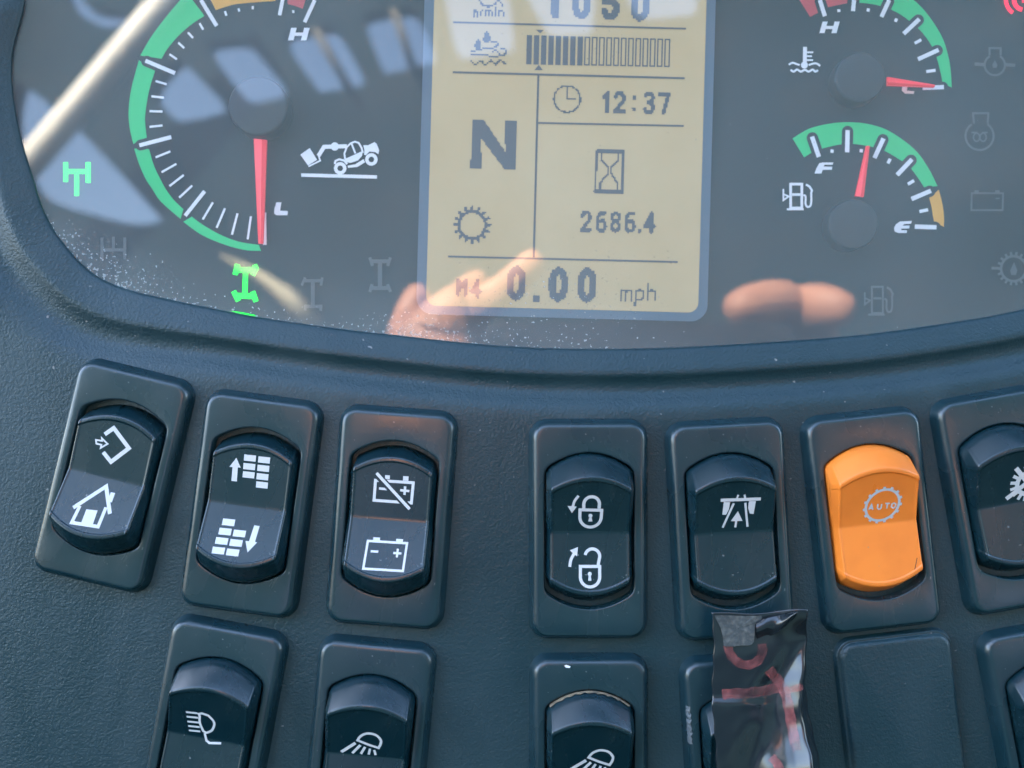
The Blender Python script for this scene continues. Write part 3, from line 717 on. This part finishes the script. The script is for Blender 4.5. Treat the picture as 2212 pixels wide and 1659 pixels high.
def ray_poly(poly, ang):
    d = (math.cos(ang), math.sin(ang)); best = 0
    for i in range(len(poly)):
        a, b = poly[i - 1], poly[i]; ex, ey = b[0] - a[0], b[1] - a[1]
        den = d[0] * ey - d[1] * ex
        if abs(den) < 1e-12: continue
        t = (a[0] * ey - a[1] * ex) / den; s = (a[0] * d[1] - a[1] * d[0]) / den
        if t > 0 and -1e-6 <= s <= 1 + 1e-6: best = max(best, t)
    return (d[0] * best, d[1] * best)
def rr_mm(wx, wy, r_, n=10):
    p = []
    for cx, cy, a in ((wx - r_, wy - r_, 0), (-wx + r_, wy - r_, 90), (-wx + r_, -wy + r_, 180), (wx - r_, -wy + r_, 270)): p += arc(cx, cy, r_, a, a + 90, n)
    return p
BW, BL = 249 * PX * KZ / 2, 470 * PX * KZ / 2
ANG = sorted(math.atan2(y, x) for x, y in rr_mm(BW, BL, 3.6) + opening(0) + [(BW, i * 2.0) for i in range(-10, 11)] + [(-BW, i * 2.0 + .01) for i in range(-10, 11)])
def bezel_mesh(hole=True, hgt=HB, bev=1.0):
    rings_ = []
    for ins, z in ((-.8, -.3), (-.55, .3), (-.25, hgt * .4), (.0, hgt * .62), (.22, hgt - bev * .85), (.48, hgt - bev * .5), (.8, hgt - bev * .2), (1.2, hgt - bev * .04), (1.6, hgt)):
        poly = rr_mm(BW - ins, BL - ins, max(1, 3.8 - ins)); rings_.append([(*ray_poly(poly, a), z) for a in ANG])
    if hole:
        for g_, z in ((.4, hgt), (.15, hgt - .05), (.0, hgt - .2), (-.05, hgt - 6)):
            poly = opening(0, g_); rings_.append([(*ray_poly(poly, a), z) for a in ANG])
    v_, f_ = loft(rings_, False, True)
    me = bpy.data.meshes.new('switch_frame'); me.from_pydata([(a * .001, b * .001, c * .001) for a, b, c in v_], [], f_)
    me.polygons.foreach_set('use_smooth', [True] * len(me.polygons)); me.update(); return me
RHW, RZ0, RK = 9.95, 1.35, .215
def r_end(x): return 13.75 + 3.85 * (1 - (x / RHW) ** 2)
def r_ridge(x): return 10.35 + 3.6 * (1 - (x / RHW) ** 2)
def rocker_mesh():
    cols = []
    half = [0, .1, .25, .45, .7, .82, .9, .97, 1.05, 1.18, 1.3, 1.36, 1.42, 1.48, 1.56, 1.8, 2.4, 3.2, 4.2, 5.4, 6.7, 8.1]
    xs = [-RHW + d for d in half] + [0] + [RHW - d for d in half[::-1]]
    for x in xs:
        e, rd = r_end(x), r_ridge(x); zr = RZ0 + RK * rd
        pl = lambda y: RZ0 + RK * y
        pts = [(-e, -5.2), (-e + .15, -.9), (-rd, zr + .12), (-rd + .95, pl(rd - .95) + .26), (-rd + 1.2, pl(rd - 1.2)), (0, RZ0), (rd - 1.2, pl(rd - 1.2)), (rd - .95, pl(rd - .95) + .26), (rd, zr + .12), (e - .15, -.9), (e, -5.2)]
        pr = fillet(pts, [0, 1.3, 1.1, .3, .25, .5, .25, .3, 1.1, 1.3, 0], 5)
        d = RHW - abs(x)                      # drafted sides under a small rounded shoulder
        drop = 2.6 * (1 - d / .95) + .12 if d < .95 else .12 * max(0, 1 - (d - .95) / .3) ** 2 + .09 * max(0, min(1, (d - 1.3) / .25))
        cols.append([(x, y, z - drop) for y, z in pr])
    m_ = len(cols[0])
    cols = [[(x - .02, y, min(-5.2, z)) for x, y, z in cols[0]]] + cols + [[(x + .02, y, min(-5.2, z)) for x, y, z in cols[-1]]]
    v_ = [p for c in cols for p in c]; f_ = []
    for i in range(len(cols) - 1):
        for j in range(m_ - 1): f_.append([i * m_ + j, (i + 1) * m_ + j, (i + 1) * m_ + j + 1, i * m_ + j + 1])
    me = bpy.data.meshes.new('rocker'); me.from_pydata([(a * .001, b * .001, c * .001) for a, b, c in v_], [], f_)
    me.polygons.foreach_set('use_smooth', [True] * len(me.polygons)); me.update(); return me
FRAME, ROCK = bezel_mesh(), rocker_mesh()
FRAME.materials.append(M['bezel']); ROCK.materials.append(M['rocker'])
ROCK_O = ROCK.copy(); ROCK_O.materials.clear(); ROCK_O.materials.append(M['orange'])
GROUP = 'rocker switches set in the dashboard'
class Switch: pass
def switch(label, u, v, ang, up, orange=False, name='rocker_switch'):
    s = Switch(); x, y, _ = P(u, v, HB)
    s.root = thing(name, label, 'switch', (x, y, 0), -R(ang), GROUP)
    link('switch_frame', FRAME, None, s.root)
    s.rock = link('rocker', ROCK_O if orange else ROCK, None, s.root)
    s.rock.location = (0, 0, HB * .001); s.rock.rotation_euler = (R(9) * up, 0, 0)
    c, d = math.cos(R(ang)), math.sin(R(ang))
    def loc(uu, vv):
        z = HB + 3.2; kk = PX * (DIST - z) / DIST
        dx, dy = (uu - CU) * kk - x, (CV - vv) * kk - y
        lx, ly = dx * c - dy * d, dx * d + dy * c
        h = RZ0 + RK * abs(ly); ly2 = (ly + up * math.sin(R(9)) * h) / math.cos(R(9) )
        return (lx, ly2, RZ0 + RK * abs(ly2) - .058)
    s.loc = loc
    return s
def sym(s, name, t, fn, m=None):
    return t.xf(fn).build(name, m or M['print'], s.rock, s.loc, .003)

w1 = switch('black rocker switch marked with a house, leftmost of the upper row', 236, 1031, 13.6, -1)
ga = affine(.3638, 27.4, 740.6)
t = Flat().stroke([(530, 545), (585, 507), (673, 628), (563, 710), (518, 652)], 24)
t.stroke([(476, 578), (514, 584), (512, 568), (545, 602), (504, 626), (508, 608), (478, 600)], 10, True)
sym(w1, 'reset_symbol', t, ga)
t = Flat().stroke([(374, 975), (541, 856), (588, 1012)], 22).stroke([(410, 965), (380, 1058), (533, 1083), (560, 975)], 19)
t.poly([(450, 985), (515, 992), (500, 1073), (433, 1063)]).stroke([(586, 892), (576, 945)], 26)
sym(w1, 'house_symbol', t, ga)

w2 = switch('black rocker switch marked with stacked blocks and up and down arrows', 537, 1092, 7.7, -1)
gb = affine(.3472, 356.6, 822.9)
t = Flat()
for x, y in ((517, 482), (512, 536), (507, 588), (606, 494), (600, 547), (594, 600), (590, 652)): t.box(x, y, 74, 39, 6); t.k = 0
t.poly([(432, 480), (458, 543), (440, 541), (433, 630), (398, 626), (407, 539), (388, 537)]); sym(w2, 'raise_symbol', t, gb)
t = Flat()
for x, y in ((392, 881), (377, 935), (363, 990), (350, 1045), (466, 947), (452, 1002), (438, 1057)): t.box(x, y, 76, 39, 6); t.k = 0
t.poly([(552, 900), (585, 905), (567, 997), (580, 1000), (528, 1058), (508, 990), (530, 993)]); sym(w2, 'lower_symbol', t, gb)

w3 = switch('black rocker switch marked with a crossed out battery above a plain battery', 843, 1121, 4.3, -1)
t = Flat().stroke([(1303, 622), (1540, 637), (1527, 765), (1293, 748)], 18, True).box(1378, 602, 30, 24, 4).box(1493, 610, 34, 28, 4)
t.stroke([(1325, 673), (1377, 678)], 15).stroke([(1457, 684), (1515, 690)], 15).stroke([(1489, 660), (1484, 714)], 15)
sym(w3, 'battery_off_symbol', t, gb)
Flat().stroke([(1318, 592), (1505, 790)], 44).xf(gb).build('symbol_gap', M['rocker'], w3.rock, lambda a, b: tuple(w3.loc(a, b)[:2]) + (w3.loc(a, b)[2] + .025,))
o = Flat().stroke([(1310, 576), (1516, 804)], 19).xf(gb).build('slash_mark', M['print'], w3.rock, lambda a, b: tuple(w3.loc(a, b)[:2]) + (w3.loc(a, b)[2] + .035,))
t = Flat().stroke([(1262, 995), (1505, 1010), (1487, 1170), (1243, 1155)], 14, True).box(1315, 984, 42, 18, 4).box(1458, 994, 42, 18, 4)
t.stroke([(1283, 1055), (1330, 1058)], 13).stroke([(1423, 1066), (1473, 1069)], 13).stroke([(1450, 1042), (1446, 1092)], 13)
sym(w3, 'battery_symbol', t, gb)

w4 = switch('black rocker switch marked with a closed and an open padlock', 1273, 1147, 0, 1)
gd = affine(.3175, 1097, 877.8)
t = Flat().stroke([(516, 692)] + arc(568, 662, 53, 180, 360, 14) + [(620, 694)], 22)
t.stroke([(491, 702), (638, 706)] + arc(564, 755, 73, 0, 180, 16), 21, True)
t.disc(563, 745, 14).poly([(557, 750), (570, 750), (578, 787), (549, 787)])
t.stroke(catmull([(478, 602), (452, 640), (440, 685)], 5), 18).poly([(405, 675), (468, 679), (436, 726)])
sym(w4, 'closed_padlock_symbol', t, gd)
t = Flat().stroke([(618, 1094)] + arc(580, 1030, 50, 20, -170, 16), 21)
t.stroke([(497, 1099), (629, 1099)] + arc(563, 1172, 66, 0, 180, 16), 21, True)
t.disc(561, 1150, 14).poly([(555, 1155), (568, 1155), (572, 1196), (550, 1196)])
t.stroke(catmull([(424, 1102), (432, 1055), (456, 1008)], 5), 20).poly([(481, 967), (424, 990), (474, 1031)])
sym(w4, 'open_padlock_symbol', t, gd)

w5 = switch('black rocker switch marked with rails below a beam, just above the tape', 1582, 1147, -3.2, 1)
t = Flat().stroke([(1440, 634), (1712, 625)], 22).stroke([(1556, 595), (1549, 620)], 13).stroke([(1597, 594), (1604, 618)], 13)
t.poly([(1462, 646), (1505, 648), (1502, 700), (1486, 738), (1460, 738)]).poly([(1633, 640), (1680, 640), (1674, 733), (1648, 730), (1632, 690)])
sym(w5, 'beam_symbol', t, gd)
t = Flat().stroke([(1531, 656), (1471, 832)], 15).stroke([(1609, 652), (1642, 826)], 15).poly([(1565, 712), (1603, 783), (1522, 785)]).stroke([(1560, 783), (1558, 830)], 15)
sym(w5, 'track_symbol', t, gd)

w6 = switch('orange rocker switch marked AUTO inside a cog ring', 1890, 1128, -6.4, 1, True)
ge = affine(.3505, 1673, 822.9)
t = Flat(); ring_ = []
for k in range(60):
    a = 2 * math.pi * k / 60; ring_.append((668 + 102 * math.cos(a) - 6 * math.sin(a), 766 + 101 * math.sin(a) - 6 * math.cos(a)))
t.stroke(ring_, 16, True)
for k in range(15):
    i = k * 4; p = ring_[i]; d = Vector((p[0] - 668, p[1] - 766)).normalized()
    t.stroke([(p[0] + d.x * 4, p[1] + d.y * 4), (p[0] + d.x * 19, p[1] + d.y * 19)], 17)
sym(w6, 'cog_symbol', t, ge, M['print_grey'])
LET = {'A': [[(0, 1), (.45, 0), (.95, 1)], [(.2, .68), (.75, .68)]], 'U': [[(0, 0), (.02, .75), (.35, 1), (.7, .92), (.88, .7), (.85, 0)]],
       'T': [[(0, 0), (1, 0)], [(.5, 0), (.5, 1)]], 'O': [[(.5, 0), (.08, .25), (.05, .75), (.5, 1), (.92, .75), (.95, .25), (.5, 0)]]}
for ch, x in (('A', 586), ('U', 638), ('T', 684), ('O', 724)):
    t = Flat()
    for s_ in LET[ch]: t.stroke([(x + p * 28, 756 - (x - 668) * .08 + q * 34) for p, q in s_], 9)
    sym(w6, 'letter', t, ge, M['print_grey'])
t = Flat().stroke([(897, 1098), (876, 1195)], 3.4).stroke([(876, 1195), (893, 1206), (905, 1188)], 3)
t.xf(ge).build('scratch', M['rocker'], w6.rock, lambda a, b: tuple(w6.loc(a, b)[:2]) + (w6.loc(a, b)[2] - .0 + .02,))

w7 = switch('black rocker switch with a crossed out cog, cut by the right edge', 2187, 1083, -10.1, 1)
gg = affine(.1984, 2057.3, 932.6)
t = Flat().stroke(arc(835, 560, 125, 0, 345, 24), 48, True)
for k in range(16):
    a = R(22.5 * k); t.stroke([(835 + 140 * math.cos(a), 560 + 140 * math.sin(a)), (835 + 205 * math.cos(a), 560 + 205 * math.sin(a))], 36)
t.stroke([(655, 390), (1010, 740)], 50).stroke([(622, 740), (1000, 380)], 50)
sym(w7, 'cog_symbol', t, gg)

w8 = switch('black rocker switch marked with a headlamp on a bracket, leftmost of the lower row', 450, 1588, 10.7, 1)
gh = affine(.3472, 246.9, 1316.6)
t = Flat().stroke([(530, 645), (550, 640)] + catmull([(590, 655), (620, 705), (600, 760), (560, 782)], 4) + catmull([(542, 770), (528, 710), (534, 660)], 4), 15, True)
t.stroke([(549, 785), (556, 838), (575, 852), (648, 854)], 14); sym(w8, 'headlamp_symbol', t, gh)
t = Flat()
for i, y in enumerate((636, 669, 704, 737, 769)): t.stroke([(450, y - 2), (522, y + 4)], 13)
sym(w8, 'beam_symbol', t, gh)
w9 = switch('black rocker switch marked with a work lamp, second in the lower row', 792, 1626, 5.5, 1)
def lamp(w_, fn):
    t = Flat().stroke(catmull([(1512, 818), (1535, 785), (1580, 766), (1630, 778), (1658, 815), (1652, 850)], 4) + [(1640, 872), (1575, 848)], 16, True)
    sym(w_, 'work_lamp_symbol', t, fn)
    t = Flat()
    for a, b, q in (((1497, 838), (1403, 906), 20), ((1527, 853), (1472, 914), 17), ((1556, 866), (1526, 918), 16), ((1586, 878), (1575, 922), 15), ((1612, 888), (1619, 926), 15)): t.stroke([a, b], q)
    sym(w_, 'beam_symbol', t, fn)
lamp(w9, gh)
w10 = switch('black rocker switch with dirt round its top and a work lamp sign', 1274, 1660, 0, 1)
lamp(w10, lambda x, y: (1272 + (x - 1512) * .36, 1638 + (y - 818) * .36))
# dried dirt packed along the top of that rocker's slot
vs_ = []
for i in range(33):
    x = (-1 + i / 16) * RHW * .93; e = r_end(x) + .04
    hi = -1.95 + .28 * math.sin(i * 1.7) + .5 * abs(x / RHW) ** 2 + .15 * math.sin(i * 3.1)
    vs_ += [(x, e, -2.9), (x, e - .02, hi)]
mesh('dirt_crust', vs_, [[2 * i, 2 * i + 1, 2 * i + 3, 2 * i + 2] for i in range(32)], M['dirt'], w10.rock)
Flat().poly([(1219, 1438), (1223, 1436), (1229, 1438), (1233, 1440), (1230, 1443), (1222, 1442)]).build('paint_speck', M['dial_print'], w10.root, lambda u, v: (P(u, v, HB)[0] - P(1274, 1660, HB)[0], P(u, v, HB)[1] - P(1274, 1660, HB)[1], HB + .03))
w11 = switch('black rocker switch with a chipped frame, mostly hidden by tape', 1614, 1660, -3.4, 1)
w12 = switch('black rocker switch cut by the right edge of the lower row', 2290, 1590, -10.5, 1)
# blank plate
x, y, _ = P(1960, 1610, 2.6)
bl = thing('blank_plate', 'plain grained blanking plate without a switch, right of the tape', 'blanking plate', (x, y, 0), -R(-6.6))
link('plate', bezel_mesh(False, 2.6, 1.5), M['panel'], bl)
# scraped patch of the chipped frame
vs_ = []
for i in range(15):
    yy = 15.0 - i * .62; j_ = .18 * math.sin(i * 2.7) + .1 * math.sin(i * 5.1)
    vs_ += [(-BW + .12 + .05 * math.sin(i * 1.9), yy, 2.42), (-BW + .5 + j_ * .4, yy + .12 * math.sin(i * 4), 3.06 + .08 * math.sin(i * 3.3)), (-BW + 1.0 + j_, yy, 3.42)]
mesh('scrape', vs_, [[3 * i + k, 3 * i + k + 1, 3 * i + k + 4, 3 * i + k + 3] for i in range(14) for k in range(2)], M['chip'], w11.root)

# ------------------------------------------------------------------ strip of tape over the switch
def smooth(a, b, x): t_ = max(0, min(1, (x - a) / (b - a))); return t_ * t_ * (3 - 2 * t_)
tp = thing('tape_strip', 'crumpled glossy black tape with red marker strokes stuck over a switch', 'tape', P(1640, 1500, 8))
TO = Vector(tp.location) * 1000
def tape_uv(s, t_):
    l = 1537 + 8 * t_ + 3 * math.sin(t_ * 9) + 1.2 * math.sin(t_ * 41); r_ = 1738 + 34 * smooth(.35, 1, t_) + 3 * math.sin(t_ * 7) + 1.2 * math.sin(t_ * 37 + 1) + 6 * (1 - t_) ** 6
    return (l + (r_ - l) * s, 1318 + ((1 - s) * 8 - 3 * math.sin(s * 8 + 1)) * (1 - t_) + 362 * t_)
def tape_z(s, t_):
    z = 9.5 + .8 * math.sin(math.pi * min(1, s * 1.3)) * smooth(.0, .25, t_)
    cl_ = .87 - .30 * smooth(.2, .62, t_) - .22 * smooth(.6, 1.0, t_)           # foot of the fold
    cr_ = .975 - .06 * smooth(.35, .65, t_) + .02 * smooth(.7, 1.0, t_)         # its crest
    sl_ = 20 * (.68 + .10 * math.sin(t_ * 8)) * smooth(.12, .35, t_)
    z -= 1.2 * smooth(.1, .5, t_) * smooth(cl_ - .3, cl_, s)
    q = s - cl_
    ramp = sl_ * (max(0, q) + .03 * math.exp(-(q / .04) ** 2) * .8)
    top_ = sl_ * (cr_ - cl_)
    z += min(ramp, top_) * (1 - 1.15 * smooth(cr_ - .01, cr_ + .08, s))
    z += .20 * math.sin(s * 5 + t_ * 7) * math.sin(t_ * 5 - s * 3) + .05 * math.sin(s * 19 + 9 * t_) * math.sin(t_ * 23)
    z += 2.4 * smooth(.6, 1.0, s) * (1 - smooth(0, .2, t_))                  # lifted corner
    z += .7 * smooth(.50, .56, t_) * (1 - smooth(.45, .7, s))                # the switch pushes through
    return z
def tp_pt(s, t_, dz=0):
    a = P(*tape_uv(s, t_), tape_z(s, t_) + dz); return (a[0] - TO.x, a[1] - TO.y, a[2] - TO.z)
ns, nt_ = 60, 110
v = [tp_pt(i / ns, j / nt_) for j in range(nt_ + 1) for i in range(ns + 1)]
f = [[j * (ns + 1) + i, (j + 1) * (ns + 1) + i, (j + 1) * (ns + 1) + i + 1, j * (ns + 1) + i + 1] for j in range(nt_) for i in range(ns)]
film = mesh('tape_film', v, f, M['tape'], tp, True)
sd = film.modifiers.new('thickness', 'SOLIDIFY'); sd.thickness = .0002; sd.offset = -1
def tape_st(u, v_):
    t_ = (v_ - 1318) / 362
    for _ in range(3):
        l, y0 = tape_uv(0, t_); r_, y1 = tape_uv(1, t_); s = (u - l) / (r_ - l); t_ += (v_ - (y0 + (y1 - y0) * s)) / 362
    return s, t_
gt = affine(.22288, 1426.4, 1289.2)      # close view of the tape to the sheet
def ink(pts, w_):
    pts = catmull([gt(*p) for p in pts], 6); w_ *= .22288
    t = Flat().stroke(pts, w_); b = []
    # subdivide across so that the ink follows the folds
    vs_ = []; fs = []; n = 5
    L_ = [t.v[2 * i][:2] for i in range(len(pts))]; R_ = [t.v[2 * i + 1][:2] for i in range(len(pts))]
    for i in range(len(pts)):
        e = .93 + .07 * math.sin(i * .9)
        for k in range(n + 1):
            q = .5 + (k / n - .5) * e
            u = L_[i][0] + (R_[i][0] - L_[i][0]) * q; v_ = L_[i][1] + (R_[i][1] - L_[i][1]) * q
            vs_.append(tp_pt(*tape_st(u, v_), .05))
    for i in range(len(pts) - 1):
        for k in range(n): fs.append([i * (n + 1) + k, i * (n + 1) + k + 1, (i + 1) * (n + 1) + k + 1, (i + 1) * (n + 1) + k])
    o = mesh('marker_stroke', vs_, fs, M['marker'], film, True)
    bm = bmesh.new(); bm.from_mesh(o.data); bmesh.ops.recalc_face_normals(bm, faces=bm.faces)
    if sum(x.normal.z for x in bm.faces) < 0: bmesh.ops.reverse_faces(bm, faces=bm.faces)
    bm.to_mesh(o.data); bm.free()
ink([(655, 470), (672, 540), (720, 605), (800, 645), (880, 640), (950, 600), (985, 530), (985, 440)], 95)
ink([(600, 950), (700, 935), (820, 925), (960, 908), (1080, 890), (1170, 880)], 105)
ink([(1050, 695), (1100, 760), (1170, 850), (1215, 950), (1245, 1080), (1265, 1200), (1290, 1340), (1320, 1490)], 105)
ink([(1200, 920), (1290, 895), (1380, 870)], 70)
ink([(1075, 1550), (1120, 1600), (1165, 1680)], 90)
def flap(name, pts, m, dz):
    t = resample([gt(*p) for p in pts], 40); c = (sum(p[0] for p in t) / 40, sum(p[1] for p in t) / 40); rs = []
    for k in (0.02, .35, .7, 1): rs.append([tp_pt(*tape_st(c[0] + (p[0] - c[0]) * k, c[1] + (p[1] - c[1]) * k), dz + .15 * math.sin(p[0] * .3 + p[1] * .2) * k) for p in t])
    v_, f_ = loft(rs); o = mesh(name, v_, f_, m, film, True)
    bm = bmesh.new(); bm.from_mesh(o.data); bmesh.ops.recalc_face_normals(bm, faces=bm.faces)
    if sum(x.normal.z for x in bm.faces) < 0: bmesh.ops.reverse_faces(bm, faces=bm.faces)
    bm.to_mesh(o.data); bm.free(); return o
flap('adhesive_side', [(525, 182), (700, 178), (870, 165), (990, 160), (985, 200), (920, 235), (915, 340), (905, 430), (870, 455), (780, 462), (700, 480), (615, 482), (605, 380), (580, 290), (545, 230)], M['adhesive'], .35)
# lifted and curled corner of the tape
cl = []
for i in range(13):
    t_ = i / 12; a = gt(925 + 15 * t_, 235 + 190 * t_); b = gt(1345 - 30 * t_, 132 + 60 * t_ ** 2)
    row = []
    for k in range(9):
        q = k / 8; u = a[0] + (b[0] - a[0]) * q; v_ = a[1] + (b[1] - a[1]) * q + (26 * t_) * math.sin(q * math.pi) * .35
        row.append((u, v_, 9.6 + 3.2 * q ** 1.5 + 1.0 * math.sin(t_ * math.pi) + .5 * math.sin(q * 7 + t_ * 3)))
    cl.append(row)
v = []
for row in cl:
    for u, v_, z in row: a = P(u, v_, z); v.append((a[0] - TO.x, a[1] - TO.y, a[2] - TO.z))
f = [[i * 9 + k, (i + 1) * 9 + k, (i + 1) * 9 + k + 1, i * 9 + k + 1] for i in range(12) for k in range(8)]
mesh('curled_corner', v, f, M['tape'], tp, True)

# ------------------------------------------------------------------ person holding the phone behind the lens (seen mirrored only)
per = thing('person', 'person holding up a dark phone, mirrored as blurred sunlit fingers in the glass', 'person', (0, -40, 260))
def skinned(name, chains, m, parent, origin):
    me = bpy.data.meshes.new(name); vs_ = []; es = []; rad = []
    for ch in chains:
        prev = ch[0] if isinstance(ch[0], int) else None
        for it in ch:
            if isinstance(it, int): prev = it; continue
            p, r_ = it; vs_.append([(a - b) * .001 for a, b in zip(p, origin)]); rad.append(r_ * .001)
            if prev is not None: es.append((prev, len(vs_) - 1))
            prev = len(vs_) - 1
    me.from_pydata(vs_, es, []); o = link(name, me, m, parent)
    o.modifiers.new('skin', 'SKIN')
    sv_ = me.skin_vertices[0].data
    for i, r_ in enumerate(rad): sv_[i].radius = (r_, r_)
    sv_[0].use_root = True
    sb = o.modifiers.new('soft', 'SUBSURF'); sb.levels = 2; sb.render_levels = 2
    o.location = [0, 0, 0]
    return o
PO = (0, -40, 260)
HH = 232.0
def mm(u, v, H=HH): return mirror(u, v, H)
# left hand: palm, four fingers and thumb closed round the phone; right hand likewise
lh = [[(mm(905, 1000), 26), (mm(915, 850), 20), (mm(930, 740), 19), (mm(945, 690), 17)],
      [3, (mm(985, 640, HH + 4), 9), (mm(1030, 612, HH + 6), 8), (mm(1052, 606, HH + 8), 6.5)],
      [3, (mm(1060, 650, HH + 2), 9.5), (mm(1110, 606, HH - 2), 8.5), (mm(1150, 568, HH - 1), 8), (mm(1172, 552, HH), 6.5)],
      [2, (mm(1010, 690, HH + 6), 9.5), (mm(1040, 668, HH + 8), 8.5), (mm(1050, 640, HH + 14), 7)],
      [2, (mm(1005, 735, HH + 8), 9), (mm(1032, 720, HH + 10), 8), (mm(1040, 700, HH + 16), 6.5)],
      [2, (mm(880, 700, HH + 8), 10), (mm(895, 650, HH + 12), 9), (mm(925, 622, HH + 14), 8)]]
rh = [[(mm(2000, 1150, HH + 50), 26), (mm(1850, 960, HH + 50), 22), (mm(1745, 830, HH + 46), 20), (mm(1715, 735, HH + 40), 17)],
      [3, (mm(1698, 652, HH + 14), 15), (mm(1630, 656, HH - 2), 11.5), (mm(1560, 675, HH - 3), 9)],
      [3, (mm(1745, 655, HH + 14), 15), (mm(1805, 664, HH - 2), 11), (mm(1850, 680, HH - 3), 8)],
      [2, (mm(1660, 790, HH + 52), 9), (mm(1600, 780, HH + 54), 8), (mm(1560, 785, HH + 54), 7)],
      [2, (mm(1690, 850, HH + 52), 9), (mm(1640, 850, HH + 54), 8), (mm(1600, 855, HH + 54), 6.5)],
      [1, (mm(1770, 930, HH + 50), 8), (mm(1720, 930, HH + 52), 7), (mm(1680, 935, HH + 54), 6)]]
skinned('hand', lh, M['skin'], per, PO); skinned('hand', rh, M['skin'], per, PO)
skinned('forearm', [[(mm(905, 1000), 30), (mm(860, 1250, HH + 30), 38), (mm(780, 1700, HH + 90), 46)]], M['sleeve'], per, PO)
skinned('forearm', [[(mm(1990, 1130, HH + 50), 30), (mm(2160, 1350, HH + 30), 38), (mm(2420, 1700, HH + 90), 46)]], M['sleeve'], per, PO)
ph = thing('phone', 'dark phone held in both hands right behind the viewpoint', 'phone', (62, -7, DIST + 12))
v, f = loft([[(x, y, z) for x, y in [(a * .98 if abs(z) > 3 else a, b * .97 if abs(z) > 3 else b) for a, b in rr_mm(76, 37, 9)]] for z in (-4, -2.6, 2.6, 4)], True, True)
mesh('phone_body', v, f, M['phone'], ph, False)
for dx, dy in ((-62, 12), (-62, 31), (-46, 22)):
    v, f = loft([[(dx + r_ * math.cos(a * math.pi / 12), dy * .8 + r_ * math.sin(a * math.pi / 12), z) for a in range(24)] for r_, z in ((6.5, -4), (6.5, -5.2), (5.6, -5.6))], False, True)
    mesh('camera_lens', v, f, M['phone_lens'], ph)

# ------------------------------------------------------------------ set the tilted place at its height
for o in list(COL.objects):
    if o.parent is None and o not in (cam, sun):
        o.matrix_world = MW @ Matrix.LocRotScale(o.location, o.rotation_euler, o.scale)
